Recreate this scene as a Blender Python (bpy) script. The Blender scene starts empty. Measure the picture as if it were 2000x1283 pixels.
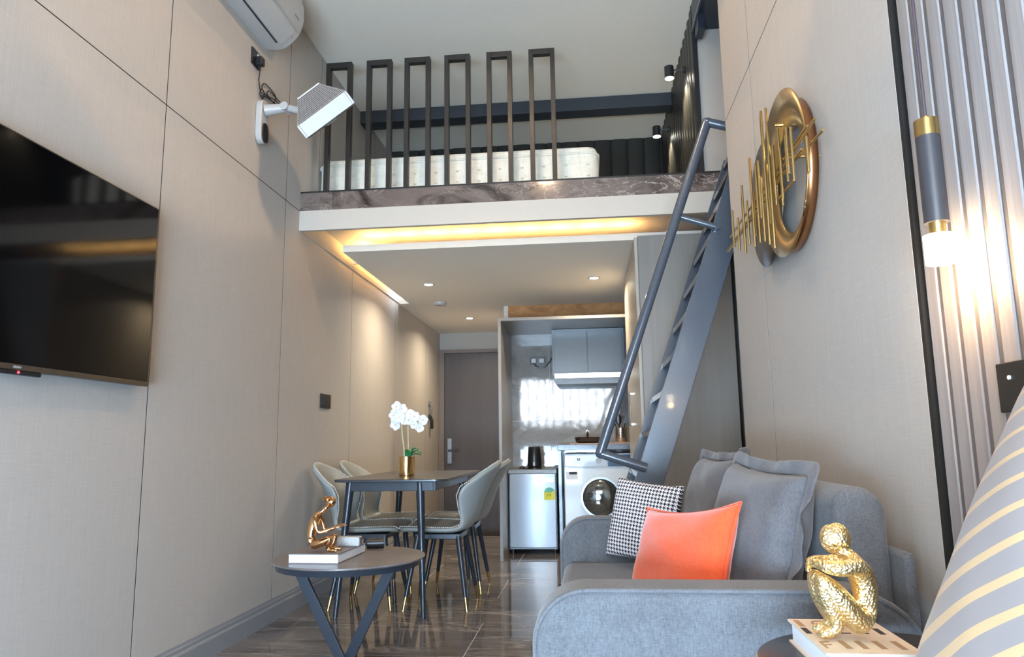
import bpy, bmesh, math, random
from mathutils import Vector, Matrix
random.seed(7)
PI = math.pi
C = bpy.context.scene.collection
sc = bpy.context.scene

# ---------------------------------------------------------------- camera
cam_d = bpy.data.cameras.new('camera')
cam = bpy.data.objects.new('camera', cam_d); C.objects.link(cam)
sc.camera = cam
cam_d.sensor_width = 36.0
cam_d.lens = 1415.265 / 2000 * 36.0
cam_d.clip_start = 0.05
EYE = Vector((0, 0, 0.90))
yaw, pit, rol = 0.103293, 0.157822, -0.0140558
fw = Vector((-math.sin(yaw)*math.cos(pit), math.cos(yaw)*math.cos(pit), math.sin(pit)))
rt0 = Vector((math.cos(yaw), math.sin(yaw), 0)); up0 = rt0.cross(fw)
rt = rt0*math.cos(rol) + up0*math.sin(rol); up = up0*math.cos(rol) - rt0*math.sin(rol)
m3 = Matrix((rt, up, -fw)).transposed()
cam.matrix_world = Matrix.Translation(EYE) @ m3.to_4x4()

# ---------------------------------------------------------------- world, exposure
w = bpy.data.worlds.new('world'); sc.world = w; w.use_nodes = True
w.node_tree.nodes['Background'].inputs[0].default_value = (0.80, 0.90, 1.0, 1)
w.node_tree.nodes['Background'].inputs[1].default_value = 7.0
sc.view_settings.view_transform = 'Standard'
sc.view_settings.look = 'None'
sc.view_settings.exposure = 0.95
sc.view_settings.gamma = 1.0
try: sc.view_settings.use_curve_mapping = False
except Exception: pass
sc.cycles.use_denoising = True
sc.cycles.max_bounces = 10
sc.cycles.diffuse_bounces = 5
sc.cycles.glossy_bounces = 5
sc.cycles.transparent_max_bounces = 8
sc.cycles.sample_clamp_indirect = 6.0
sc.cycles.blur_glossy = 0.6
sc.cycles.caustics_refractive = False

def light(name, kind, loc, power, color, rot=(0,0,0), size=None, size_y=None, spot=None, spread=None, rad=None):
    d = bpy.data.lights.new(name, kind); d.energy = power; d.color = color
    if kind == 'AREA':
        d.size = size
        if size_y: d.shape = 'RECTANGLE'; d.size_y = size_y
        else: d.shape = 'DISK'
        if spread: d.spread = spread
    if kind == 'SPOT':
        d.spot_size = spot; d.spot_blend = 0.6
    if rad is not None and kind != 'AREA': d.shadow_soft_size = rad
    o = bpy.data.objects.new(name, d); C.objects.link(o)
    o.location = loc; o.rotation_euler = rot
    return o
COOL = (0.64, 0.81, 1.0); WARM = (1.0, 0.60, 0.22); SOFT = (1.0, 0.68, 0.40)
# daylight entering through the window behind the camera
light('window_daylight', 'AREA', (-0.44, -1.66, 1.71), 78, (0.84, 0.91, 1.0), (PI/2, 0, 0), 1.90, 0.96)
light('balcony_door_daylight', 'AREA', (-0.44, -1.66, 0.45), 160, (0.44, 0.70, 1.0), (PI/2, 0, 0), 1.90, 0.66)
# recessed ceiling lamps of the double-height room
for (x, y, p) in ((-0.35, 1.3, 27), (-0.45, 2.9, 54)):
    light('ceiling_lamp_light', 'AREA', (x, y, 3.425), p, SOFT, (0, 0, 0), 0.16)
# downlights under the loft
for (x, y) in ((-1.241, 5.559), (0.072, 5.541), (-1.175, 7.168)):
    light('downlight_light', 'AREA', (x, y, 2.155), 6.5, (1.0, 0.84, 0.62), (0, 0, 0), 0.07, spread=PI*0.85)

# ---------------------------------------------------------------- materials
def lin(c):
    f = lambda v: v/12.92 if v <= 0.04045 else ((v+0.055)/1.055)**2.4
    return (f(c[0]/255), f(c[1]/255), f(c[2]/255), 1)
class NT:
    def __init__(s, name):
        s.m = bpy.data.materials.new(name); s.m.use_nodes = True
        s.t = s.m.node_tree; s.b = s.t.nodes['Principled BSDF']
    def n(s, typ, **kw):
        nd = s.t.nodes.new(typ)
        for k, v in kw.items(): setattr(nd, k, v)
        return nd
    def l(s, a, b): s.t.links.new(a, b)
    def math(s, op, a, b=None, c=None):
        nd = s.n('ShaderNodeMath', operation=op)
        for i, v in enumerate((a, b, c)):
            if v is None: continue
            if isinstance(v, (int, float)): nd.inputs[i].default_value = v
            else: s.l(v, nd.inputs[i])
        return nd.outputs[0]
    def coord(s, scale=(1,1,1), rot=(0,0,0), kind='Object'):
        tc = s.n('ShaderNodeTexCoord'); mp = s.n('ShaderNodeMapping')
        mp.inputs['Scale'].default_value = scale; mp.inputs['Rotation'].default_value = rot
        s.l(tc.outputs[kind], mp.inputs[0]); return mp.outputs[0]
    def noise(s, vec, scale=5, detail=3, rough=0.5, dist=0):
        nd = s.n('ShaderNodeTexNoise')
        nd.inputs['Scale'].default_value = scale; nd.inputs['Detail'].default_value = detail
        nd.inputs['Roughness'].default_value = rough; nd.inputs['Distortion'].default_value = dist
        s.l(vec, nd.inputs['Vector']); return nd.outputs['Fac']
    def ramp(s, fac, stops):
        nd = s.n('ShaderNodeValToRGB'); cr = nd.color_ramp
        while len(cr.elements) < len(stops): cr.elements.new(0.5)
        for e, (p, c) in zip(cr.elements, stops): e.position = p; e.color = c
        s.l(fac, nd.inputs[0]); return nd.outputs[0]
    def mix(s, fac, a, b):
        nd = s.n('ShaderNodeMix', data_type='RGBA')
        for i, v in ((0, fac), (6, a), (7, b)):
            if isinstance(v, (int, float, tuple)): nd.inputs[i].default_value = v
            else: s.l(v, nd.inputs[i])
        return nd.outputs[2]
    def bump(s, h, strength=0.2, dist=0.002):
        nd = s.n('ShaderNodeBump'); nd.inputs['Strength'].default_value = strength
        nd.inputs['Distance'].default_value = dist
        s.l(h, nd.inputs['Height']); s.l(nd.outputs[0], s.b.inputs['Normal'])
    def col(s, c):
        if isinstance(c, tuple): s.b.inputs['Base Color'].default_value = c
        else: s.l(c, s.b.inputs['Base Color'])
    def set(s, rough=0.5, metal=0.0, spec=0.5, coat=0, sheen=0):
        s.b.inputs['Roughness'].default_value = rough; s.b.inputs['Metallic'].default_value = metal
        s.b.inputs['Specular IOR Level'].default_value = spec
        s.b.inputs['Coat Weight'].default_value = coat; s.b.inputs['Coat Roughness'].default_value = 0.05
        s.b.inputs['Sheen Weight'].default_value = sheen
def simple(name, c, rough=0.5, metal=0, spec=0.5, coat=0, var=0.06, bump=0.0, scale=30, emit=None, es=0):
    t = NT(name); t.set(rough, metal, spec, coat)
    v = t.noise(t.coord(), scale, 3)
    k = tuple(x*(1-var) for x in c[:3])+(1,); k2 = tuple(min(1, x*(1+var)) for x in c[:3])+(1,)
    t.col(t.ramp(v, ((0.3, k), (0.7, k2))))
    if bump: t.bump(v, bump, 0.001)
    if emit:
        t.b.inputs['Emission Color'].default_value = emit; t.b.inputs['Emission Strength'].default_value = es
    return t.m
def linen(name, c, var=0.10, rough=0.65, axis='Y', bmp=0.12):
    t = NT(name); t.set(rough, 0, 0.35)
    long, fine = 6, 420
    v1 = t.noise(t.coord((fine, fine, long)), 1.0, 3, 0.6)
    v2 = t.noise(t.coord((long*2, long*2, fine)), 1.0, 2, 0.5)
    big = t.noise(t.coord((1, 1, 1)), 1.3, 2)
    s = t.math('ADD', t.math('MULTIPLY', v1, 0.55), t.math('MULTIPLY', v2, 0.45))
    k = tuple(x*(1-var) for x in c[:3])+(1,); k2 = tuple(x*(1+var) for x in c[:3])+(1,)
    cc = t.ramp(s, ((0.32, k), (0.68, k2)))
    cc2 = t.mix(t.math('MULTIPLY', big, 0.12), cc, tuple(x*0.8 for x in c[:3])+(1,))
    t.col(cc2); t.bump(s, bmp, 0.001); return t.m
def marble(name, base, dark, vein, scale=1.6, rough=0.08, wav=0.0, coat=0.4, vein_amt=0.75, rot=(0.4, 0.5, 0.5), stretch=(1, 2.6, 2.2), dist=1.8, vw=0.018):
    t = NT(name); t.set(rough, 0, 0.5, coat)
    oi = t.n('ShaderNodeObjectInfo')
    tc = t.n('ShaderNodeTexCoord'); add = t.n('ShaderNodeVectorMath', operation='ADD')
    cmb = t.n('ShaderNodeCombineXYZ')
    r = t.math('MULTIPLY', oi.outputs['Random'], 37.0)
    for i in range(3): t.l(r, cmb.inputs[i])
    t.l(tc.outputs['Object'], add.inputs[0]); t.l(cmb.outputs[0], add.inputs[1])
    mp = t.n('ShaderNodeMapping'); mp.inputs['Rotation'].default_value = rot; mp.inputs['Scale'].default_value = stretch
    t.l(add.outputs[0], mp.inputs[0]); v = mp.outputs[0]
    n1 = t.noise(v, scale, 6, 0.62, dist)
    body = t.ramp(n1, ((0.30, dark), (0.5, base), (0.72, tuple(min(1, x*1.35) for x in base[:3])+(1,))))
    n2 = t.noise(v, scale*1.4, 8, 0.6, dist*1.4)
    d = t.math('ABSOLUTE', t.math('SUBTRACT', n2, 0.5))
    vm = t.ramp(d, ((0.0, (1,1,1,1)), (vw, (0,0,0,1))))
    n3 = t.noise(v, scale*0.7, 3, 0.5, 0.5)
    vm2 = t.math('MULTIPLY', t.math('MULTIPLY', vm, t.ramp(n3, ((0.45, (0,0,0,1)), (0.62, (1,1,1,1))))), vein_amt)
    t.col(t.mix(vm2, body, vein))
    if wav:
        wn = t.noise(t.coord((1, 1, 1)), 5.5, 2, 0.5)
        t.bump(wn, 1.0, wav)
    return t.m
def wood(name, a, b, rough=0.45, sc_=1.0):
    t = NT(name); t.set(rough, 0, 0.45)
    v = t.coord((22*sc_, 22*sc_, 0.9*sc_)); n1 = t.noise(v, 1.0, 6, 0.6, 0.4)
    v2 = t.coord((160*sc_, 160*sc_, 3*sc_)); n2 = t.noise(v2, 1.0, 3, 0.5)
    s = t.math('ADD', t.math('MULTIPLY', n1, 0.75), t.math('MULTIPLY', n2, 0.25))
    t.col(t.ramp(s, ((0.3, a), (0.7, b)))); t.bump(s, 0.08, 0.001); return t.m
def fabric(name, a, b, scale=500, rough=0.9, bmp=0.35, sheen=0.2):
    t = NT(name); t.set(rough, 0, 0.2, 0, sheen)
    n1 = t.noise(t.coord((scale, scale*0.25, scale*0.25)), 1.0, 2, 0.6)
    n2 = t.noise(t.coord((scale*0.25, scale, scale)), 1.0, 2, 0.6)
    n3 = t.noise(t.coord(), 14, 3)
    s = t.math('ADD', t.math('ADD', t.math('MULTIPLY', n1, 0.4), t.math('MULTIPLY', n2, 0.35)), t.math('MULTIPLY', n3, 0.25))
    t.col(t.ramp(s, ((0.36, a), (0.64, b)))); t.bump(s, bmp, 0.0012); return t.m
def emis(name, c, s):
    m = bpy.data.materials.new(name); m.use_nodes = True; t = m.node_tree
    t.nodes.clear(); e = t.nodes.new('ShaderNodeEmission'); o = t.nodes.new('ShaderNodeOutputMaterial')
    e.inputs[0].default_value = c; e.inputs[1].default_value = s; t.links.new(e.outputs[0], o.inputs[0]); return m
def clear_glass(name):
    m = bpy.data.materials.new(name); m.use_nodes = True; t = m.node_tree; t.nodes.clear()
    a = t.nodes.new('ShaderNodeBsdfTransparent'); g = t.nodes.new('ShaderNodeBsdfGlossy'); g.inputs['Roughness'].default_value = 0.02
    fr = t.nodes.new('ShaderNodeFresnel'); fr.inputs[0].default_value = 1.45
    mx = t.nodes.new('ShaderNodeMixShader'); o = t.nodes.new('ShaderNodeOutputMaterial')
    t.links.new(fr.outputs[0], mx.inputs[0]); t.links.new(a.outputs[0], mx.inputs[1]); t.links.new(g.outputs[0], mx.inputs[2])
    t.links.new(mx.outputs[0], o.inputs[0]); return m

M = {}
M['panel'] = linen('linen_wall_panel', (0.505, 0.462, 0.415, 1))
M['panel_gap'] = simple('panel_joint', (0.012, 0.010, 0.008, 1), 0.9)
M['base'] = simple('baseboard_grey', (0.27, 0.275, 0.29, 1), 0.4, var=0.02)
M['white'] = simple('white_paint', (0.50, 0.458, 0.395, 1), 0.7, var=0.01)
M['ceil'] = simple('ceiling_paint', (0.84, 0.775, 0.665, 1), 0.85, var=0.01)
M['beige'] = simple('beige_wall_paint', (0.40, 0.37, 0.33, 1), 0.7, var=0.01)
M['grout'] = simple('grout', (0.60, 0.55, 0.48, 1), 0.8)
M['tile'] = marble('brown_marble_tile', lin((118, 111, 106)), lin((74, 69, 66)), lin((200, 188, 178)), 1.5, 0.05, 0.0, vein_amt=0.8, rot=(0, 0, 0.18), stretch=(0.7, 2.8, 1), dist=0.9, vw=0.035)
M['front_tile'] = marble('marble_edge_tile', lin((108, 97, 91)), lin((52, 45, 42)), lin((200, 188, 178)), 3.0, 0.14, 0.0, vein_amt=0.9)
M['wall_tile'] = marble('grey_wall_tile', lin((140, 136, 132)), lin((112, 108, 106)), lin((200, 196, 190)), 1.6, 0.05, 0.0010, vein_amt=0.4)
M['slat'] = wood('grey_ribbed_wood', lin((136, 129, 126)), lin((170, 163, 160)), 0.5, 1.4)
M['slat_gap'] = simple('rib_groove', lin((104, 97, 95)), 0.7)
M['brown_tile'] = marble('warm_brown_tile', lin((164, 118, 74)), lin((132, 92, 56)), lin((206, 160, 108)), 2.5, 0.12, 0.0)
M['black'] = simple('black_trim', (0.012, 0.012, 0.013, 1), 0.45)
M['black_metal'] = simple('black_powder_metal', (0.020, 0.020, 0.021, 1), 0.38, var=0.02)
M['rail_metal'] = simple('dark_bronze_metal', (0.020, 0.018, 0.016, 1), 0.42, var=0.03)
M['navy_metal'] = simple('dark_blue_metal', (0.017, 0.022, 0.034, 1), 0.33, var=0.03)
M['ladder'] = simple('blue_grey_gloss_paint', (0.066, 0.078, 0.096, 1), 0.24, 0, 0.6, 0.3, var=0.10, bump=0.12, scale=160)
M['beam'] = simple('blue_grey_beam_paint', (0.034, 0.040, 0.048, 1), 0.4, var=0.04)
M['pad'] = simple('black_leather_pad', (0.022, 0.021, 0.018, 1), 0.36, 0, 0.5, var=0.05, bump=0.1, scale=200)
M['wardrobe'] = wood('taupe_wood_laminate', lin((132, 126, 118)), lin((150, 143, 135)), 0.35, 0.55)
M['wardrobe_light'] = wood('light_taupe_laminate', lin((168, 158, 142)), lin((190, 180, 164)), 0.4, 0.8)
M['door'] = wood('brown_grey_door_laminate', lin((70, 63, 61)), lin((80, 72, 69)), 0.45, 0.6)
M['door_frame'] = simple('door_frame_brown', lin((116, 104, 94)), 0.5)
M['tvscreen'] = simple('glossy_screen', (0.002, 0.002, 0.0025, 1), 0.07, 0, 0.35, var=0.0)
M['tvframe'] = simple('champagne_bezel', lin((120, 108, 94)), 0.3, 0.8)
M['plastic_w'] = simple('white_plastic', (0.45, 0.44, 0.42, 1), 0.35, var=0.01)
M['plastic_g'] = simple('grey_plastic', (0.42, 0.42, 0.41, 1), 0.4, var=0.02)
M['plastic_b'] = simple('black_plastic', (0.015, 0.015, 0.016, 1), 0.3)
M['ink'] = simple('grey_ink', (0.20, 0.20, 0.20, 1), 0.6)
M['ink_dark'] = simple('dark_ink', (0.03, 0.03, 0.035, 1), 0.6)
M['chrome'] = simple('brushed_steel', (0.62, 0.61, 0.58, 1), 0.18, 1.0, var=0.04)
M['pan'] = simple('dark_pan_metal', (0.10, 0.10, 0.10, 1), 0.2, 0.9)
M['fridge'] = simple('silver_blue_door', (0.40, 0.45, 0.50, 1), 0.30, 0.15, 0.5, 0.2, var=0.02, scale=4)
M['fridge_body'] = simple('dark_navy_body', (0.02, 0.03, 0.06, 1), 0.35)
M['fridge_cap'] = simple('grey_cap', (0.28, 0.31, 0.33, 1), 0.4)
M['cabinet'] = simple('slate_blue_cabinet', lin((98, 108, 114)), 0.25, 0, 0.5, 0.15, var=0.02)
M['counter'] = marble('dark_slate_counter', lin((80, 88, 98)), lin((58, 64, 72)), lin((120, 126, 134)), 4, 0.25)
M['board'] = wood('pinkish_board', lin((186, 146, 130)), lin((205, 168, 150)), 0.5)
M['washer'] = simple('washer_white', (0.62, 0.64, 0.64, 1), 0.3, 0, 0.5, 0.2, var=0.01)
M['dark_glass'] = simple('dark_porthole_glass', (0.20, 0.215, 0.21, 1), 0.10, 0.8, 0.8, 1.0)
M['rim_grey'] = simple('grey_porthole_rim', (0.30, 0.32, 0.33, 1), 0.3, 0.7)
M['panel_blue'] = simple('blue_display', lin((62, 92, 122)), 0.15)
M['yellow'] = simple('yellow_sticker', lin((232, 222, 70)), 0.6, var=0.03)
M['green'] = simple('green_sticker', lin((110, 190, 170)), 0.6)
M['sofa'] = fabric('blue_grey_sofa_weave', lin((84, 84, 86)), lin((112, 113, 116)), 420)
M['sofa_seat'] = fabric('grey_seat_weave', lin((84, 84, 88)), lin((100, 100, 105)), 420)
M['cushion_grey'] = fabric('grey_cushion_weave', lin((84, 82, 84)), lin((110, 108, 110)), 520)
M['orange'] = fabric('orange_velvet', lin((210, 76, 38)), lin((226, 92, 48)), 300, 0.8, 0.15, 0.5)
M['mattress'] = fabric('cream_quilting', lin((214, 208, 190)), lin((232, 228, 214)), 60, 0.85, 0.6)
M['chair_leather'] = simple('grey_green_leather', lin((148, 152, 149)), 0.38, 0, 0.5, var=0.05, bump=0.15, scale=220)
M['stitch'] = simple('white_stitching', (0.75, 0.74, 0.70, 1), 0.7)
M['gold'] = simple('polished_gold', (0.86, 0.56, 0.24, 1), 0.10, 1.0, var=0.03)
M['rose_gold'] = simple('polished_copper_gold', (0.85, 0.50, 0.25, 1), 0.09, 1.0, var=0.03)
M['brass'] = simple('satin_brass', (0.60, 0.42, 0.17, 1), 0.28, 1.0, var=0.06)
M['bronze'] = simple('satin_bronze_plate', (0.55, 0.38, 0.17, 1), 0.32, 1.0, var=0.05)
M['dark_plate'] = simple('gunmetal_plate', (0.20, 0.185, 0.165, 1), 0.35, 1.0, var=0.05)
M['table_black'] = simple('matt_black_top', (0.045, 0.045, 0.050, 1), 0.28, 0, 0.5, var=0.05)
M['table_metal'] = simple('black_blue_leg', (0.022, 0.028, 0.038, 1), 0.30, var=0.03)
M['stone'] = marble('grey_brown_sintered_stone', lin((112, 104, 102)), lin((100, 93, 91)), lin((178, 140, 104)), 1.1, 0.3, coat=0.0, vein_amt=0.5)
M['paper'] = simple('white_book_pages', (0.82, 0.82, 0.84, 1), 0.6, var=0.02)
M['cover_grey'] = simple('slate_book_cover', lin((120, 112, 112)), 0.45)
M['cover_cream'] = simple('cream_book_cover', lin((222, 206, 190)), 0.6, var=0.02)
M['tan_ink'] = simple('tan_print', lin((168, 134, 104)), 0.6)
M['leaf'] = simple('orchid_leaf_green', lin((52, 120, 70)), 0.4, var=0.2)
M['stem'] = simple('pale_green_stem', lin((196, 188, 150)), 0.6)
M['petal'] = simple('white_petal', (0.86, 0.84, 0.86, 1), 0.6, var=0.03)
M['petal_core'] = simple('yellow_core', lin((214, 176, 90)), 0.6)
M['led'] = emis('warm_led', (1.0, 0.62, 0.22, 1), 42)
M['led_lamp'] = emis('downlight_face', (1.0, 0.93, 0.80, 1), 14)
M['bulb'] = emis('glowing_bulb', (1.0, 0.80, 0.52, 1), 22)
M['red_led'] = emis('red_led', (1.0, 0.03, 0.05, 1), 4)
M['glass'] = clear_glass('window_glass')
M['pendant_grey'] = simple('dark_grey_tube', lin((66, 63, 65)), 0.4, 0.2)
M['cord'] = simple('brown_cord', lin((70, 58, 62)), 0.6)
M['outer'] = simple('ring_red_brown', lin((176, 126, 88)), 0.3, 1.0)
M['towel'] = simple('step_edge', (0.30, 0.27, 0.24, 1), 0.5)

# gold leaf with a hammered surface
t = NT('hammered_gold_leaf'); t.set(0.36, 1.0, 0.5)
vor = t.n('ShaderNodeTexVoronoi'); vor.inputs['Scale'].default_value = 260; t.l(t.coord(), vor.inputs['Vector'])
n_ = t.noise(t.coord(), 60, 4)
t.col(t.ramp(n_, ((0.3, (0.88, 0.62, 0.26, 1)), (0.7, (1.0, 0.82, 0.48, 1)))))
t.bump(t.math('ADD', vor.outputs['Distance'], t.math('MULTIPLY', n_, 0.5)), 0.7, 0.0022)
M['gold_leaf'] = t.m
# houndstooth weave
t = NT('houndstooth_weave'); t.set(0.85, 0, 0.2)
tc = t.n('ShaderNodeTexCoord'); sp = t.n('ShaderNodeSeparateXYZ'); t.l(tc.outputs['Object'], sp.inputs[0])
u = t.math('MULTIPLY', sp.outputs[0], 80.0); v = t.math('MULTIPLY', sp.outputs[1], 80.0)
A = t.math('LESS_THAN', t.math('FRACT', t.math('ADD', u, 50)), 0.5)
B = t.math('LESS_THAN', t.math('FRACT', t.math('ADD', v, 50)), 0.5)
T = t.math('LESS_THAN', t.math('FRACT', t.math('MULTIPLY', t.math('ADD', t.math('ADD', u, v), 50), 2.0)), 0.5)
f = t.math('ADD', t.math('MULTIPLY', T, A), t.math('MULTIPLY', t.math('SUBTRACT', 1.0, T), B))
t.col(t.mix(f, (0.76, 0.72, 0.72, 1), (0.02, 0.02, 0.03, 1))); M['houndstooth'] = t.m
# striped satin: cream stripes on silver grey
t = NT('striped_satin'); t.set(0.42, 0, 0.4, 0, 0.2)
tc = t.n('ShaderNodeTexCoord'); sp = t.n('ShaderNodeSeparateXYZ'); t.l(tc.outputs['Object'], sp.inputs[0])
nz = t.noise(t.coord(), 3.0, 2)
s = t.math('ADD', t.math('SUBTRACT', t.math('MULTIPLY', sp.outputs[1], 26.0*math.cos(1.08)), t.math('MULTIPLY', sp.outputs[0], 26.0*math.sin(1.08))), t.math('ADD', t.math('MULTIPLY', nz, 0.8), t.math('MULTIPLY', t.math('MULTIPLY', t.math('ADD', sp.outputs[1], 0.25), t.math('ADD', sp.outputs[1], 0.25)), 22.0)))
m_ = t.math('LESS_THAN', t.math('FRACT', t.math('ADD', s, 50)), t.math('SUBTRACT', 0.27, t.math('MULTIPLY', sp.outputs[1], 0.6)))
t.col(t.mix(m_, lin((146, 136, 132)), lin((204, 170, 124)))); t.bump(m_, 0.3, 0.002); M['stripe'] = t.m

# ---------------------------------------------------------------- mesh helpers
class MB:
    def __init__(s): s.v = []; s.f = []; s.mi = []
    def add(s, vs, fs, mi=0):
        o = len(s.v); s.v += [tuple(v) for v in vs]; s.f += [tuple(i+o for i in f) for f in fs]; s.mi += [mi]*len(fs); return s
    def box(s, x0, x1, y0, y1, z0, z1, mi=0):
        vs = [(x, y, z) for z in (z0, z1) for y in (y0, y1) for x in (x0, x1)]
        return s.add(vs, [(0,2,3,1),(4,5,7,6),(0,1,5,4),(2,6,7,3),(0,4,6,2),(1,3,7,5)], mi)
    def obox(s, c, ax, ay, az, hx, hy, hz, mi=0):
        c = Vector(c); ax, ay, az = (Vector(a).normalized() for a in (ax, ay, az))
        vs = [c + ax*hx*i + ay*hy*j + az*hz*k for k in (-1,1) for j in (-1,1) for i in (-1,1)]
        return s.add(vs, [(0,2,3,1),(4,5,7,6),(0,1,5,4),(2,6,7,3),(0,4,6,2),(1,3,7,5)], mi)
    def cyl(s, p0, p1, r0, r1=None, n=16, caps=True, mi=0):
        p0 = Vector(p0); p1 = Vector(p1); r1 = r0 if r1 is None else r1
        d = (p1-p0).normalized(); a = d.orthogonal().normalized(); b = d.cross(a)
        vs = []
        for p, r in ((p0, r0), (p1, r1)):
            for i in range(n):
                t_ = 2*PI*i/n; vs.append(p + a*r*math.cos(t_) + b*r*math.sin(t_))
        fs = [(i, (i+1) % n, n+(i+1) % n, n+i) for i in range(n)]
        if caps: fs += [tuple(reversed(range(n))), tuple(range(n, 2*n))]
        return s.add(vs, fs, mi)
    def tube(s, pts, r, n=8, closed=False, mi=0):
        pts = [Vector(p) for p in pts]; N = len(pts); vs = []; prev = None
        rr = r if isinstance(r, (list, tuple)) else [r]*N
        for i, p in enumerate(pts):
            if closed: d = pts[(i+1) % N]-pts[i-1]
            else: d = pts[min(i+1, N-1)]-pts[max(i-1, 0)]
            d.normalize()
            a = d.orthogonal().normalized() if prev is None else (prev - d*prev.dot(d)).normalized()
            prev = a; b = d.cross(a)
            for k in range(n):
                t_ = 2*PI*k/n; vs.append(p + a*rr[i]*math.cos(t_) + b*rr[i]*math.sin(t_))
        fs = []
        for i in range(N if closed else N-1):
            j = (i+1) % N
            for k in range(n): fs.append((i*n+k, i*n+(k+1) % n, j*n+(k+1) % n, j*n+k))
        if not closed: fs += [tuple(reversed(range(n))), tuple((N-1)*n+k for k in range(n))]
        return s.add(vs, fs, mi)
    def lathe(s, prof, c=(0,0,0), n=32, mi=0):
        vs = []; fs = []
        for r, z in prof:
            for i in range(n):
                t_ = 2*PI*i/n; vs.append((c[0]+r*math.cos(t_), c[1]+r*math.sin(t_), c[2]+z))
        for j in range(len(prof)-1):
            for i in range(n): fs.append((j*n+i, j*n+(i+1) % n, (j+1)*n+(i+1) % n, (j+1)*n+i))
        return s.add(vs, fs, mi)
    def prism(s, poly, a, b, axis='y', mi=0):
        n = len(poly); f = {'y': lambda u, v, t_: (u, t_, v), 'x': lambda u, v, t_: (t_, u, v), 'z': lambda u, v, t_: (u, v, t_)}[axis]
        vs = [f(u, v, a) for u, v in poly] + [f(u, v, b) for u, v in poly]
        fs = [(i, (i+1) % n, n+(i+1) % n, n+i) for i in range(n)] + [tuple(reversed(range(n))), tuple(range(n, 2*n))]
        return s.add(vs, fs, mi)
    def grid(s, rows, mi=0, closed_u=False):
        nr = len(rows); nc = len(rows[0]); vs = [p for r in rows for p in r]; fs = []
        for i in range(nr-1):
            for j in range(nc if closed_u else nc-1):
                fs.append((i*nc+j, i*nc+(j+1) % nc, (i+1)*nc+(j+1) % nc, (i+1)*nc+j))
        return s.add(vs, fs, mi)
    def mesh(s, name, mats, smooth=False):
        me = bpy.data.meshes.new(name); me.from_pydata(s.v, [], s.f)
        for m in (mats if isinstance(mats, (list, tuple)) else [mats]): me.materials.append(m)
        me.polygons.foreach_set('material_index', s.mi)
        bm = bmesh.new(); bm.from_mesh(me); bmesh.ops.recalc_face_normals(bm, faces=bm.faces); bm.to_mesh(me); bm.free()
        if smooth:
            me.shade_smooth()
            try: me.set_sharp_from_angle(angle=math.radians(38))
            except Exception: pass
        return me
    def obj(s, name, mats, parent=None, smooth=False, bevel=0, origin=None, **props):
        if origin is not None:
            o_ = Vector(origin); s.v = [tuple(Vector(v)-o_) for v in s.v]
        me = s.mesh(name, mats, smooth)
        o = bpy.data.objects.new(name, me); C.objects.link(o)
        if origin is not None: o.location = origin
        if parent is not None:
            o.parent = parent
            if origin is not None: o.location = Vector(origin)
        if bevel:
            bv = o.modifiers.new('bevel', 'BEVEL'); bv.width = bevel; bv.segments = 2; bv.limit_method = 'ANGLE'
            bv.angle_limit = math.radians(40); me.shade_smooth()
            bv.harden_normals = True
        for k, v in props.items(): o[k] = v
        return o
def thing(name, label, cat, loc=(0,0,0), group=None, rz=0):
    o = bpy.data.objects.new(name, None); C.objects.link(o); o.empty_display_size = 0.05
    o.location = loc; o.rotation_euler = (0, 0, rz); o['label'] = label; o['category'] = cat
    if group: o['group'] = group
    return o
def tag(o, label, cat, group=None):
    o['label'] = label; o['category'] = cat
    if group: o['group'] = group
    return o
def part(mb, name, mat, t_, smooth=False, bevel=0, **kw):
    """a part of thing t_, given in world coordinates"""
    R_ = t_.matrix_basis if t_.parent is None else t_.parent.matrix_basis @ t_.matrix_basis
    Mi = R_.inverted(); mb.v = [tuple(Mi @ Vector(v)) for v in mb.v]
    return mb.obj(name, mat, t_, smooth, bevel, **kw)
def copy_tree(o, parent=None):
    c = o.copy(); C.objects.link(c)
    if parent is not None: c.parent = parent
    for ch in list(o.children): copy_tree(ch, c)
    return c
def text(body, size, mat, parent, loc, rot=(0,0,0), name='lettering', ext=0.0004, align='LEFT', sx=1.0):
    cu = bpy.data.curves.new('lettering_curve', 'FONT'); cu.body = body; cu.size = size; cu.extrude = ext; cu.align_x = align
    tmp = bpy.data.objects.new('tmp_text', cu); C.objects.link(tmp)
    dg = bpy.context.evaluated_depsgraph_get(); me = bpy.data.meshes.new_from_object(tmp.evaluated_get(dg))
    bpy.data.objects.remove(tmp); bpy.data.curves.remove(cu)
    me.materials.clear(); me.materials.append(mat)
    o = bpy.data.objects.new(name, me); C.objects.link(o); o.location = loc; o.rotation_euler = rot; o.scale = (sx, 1, 1)
    if parent is not None: o.parent = parent
    return o
def struct(o, label=None, cat=None):
    o['kind'] = 'structure'
    if label: o['label'] = label
    if cat: o['category'] = cat
    return o
def subsurf(o, lv=2):
    m = o.modifiers.new('subdivision', 'SUBSURF'); m.levels = lv; m.render_levels = lv; o.data.shade_smooth(); return o

# ================================================================= STRUCTURE
XL, XR, XB = -1.687, 0.650, 0.93
ZC, ZS, ZL, ZK = 3.455, 2.295, 2.410, 2.168
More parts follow.
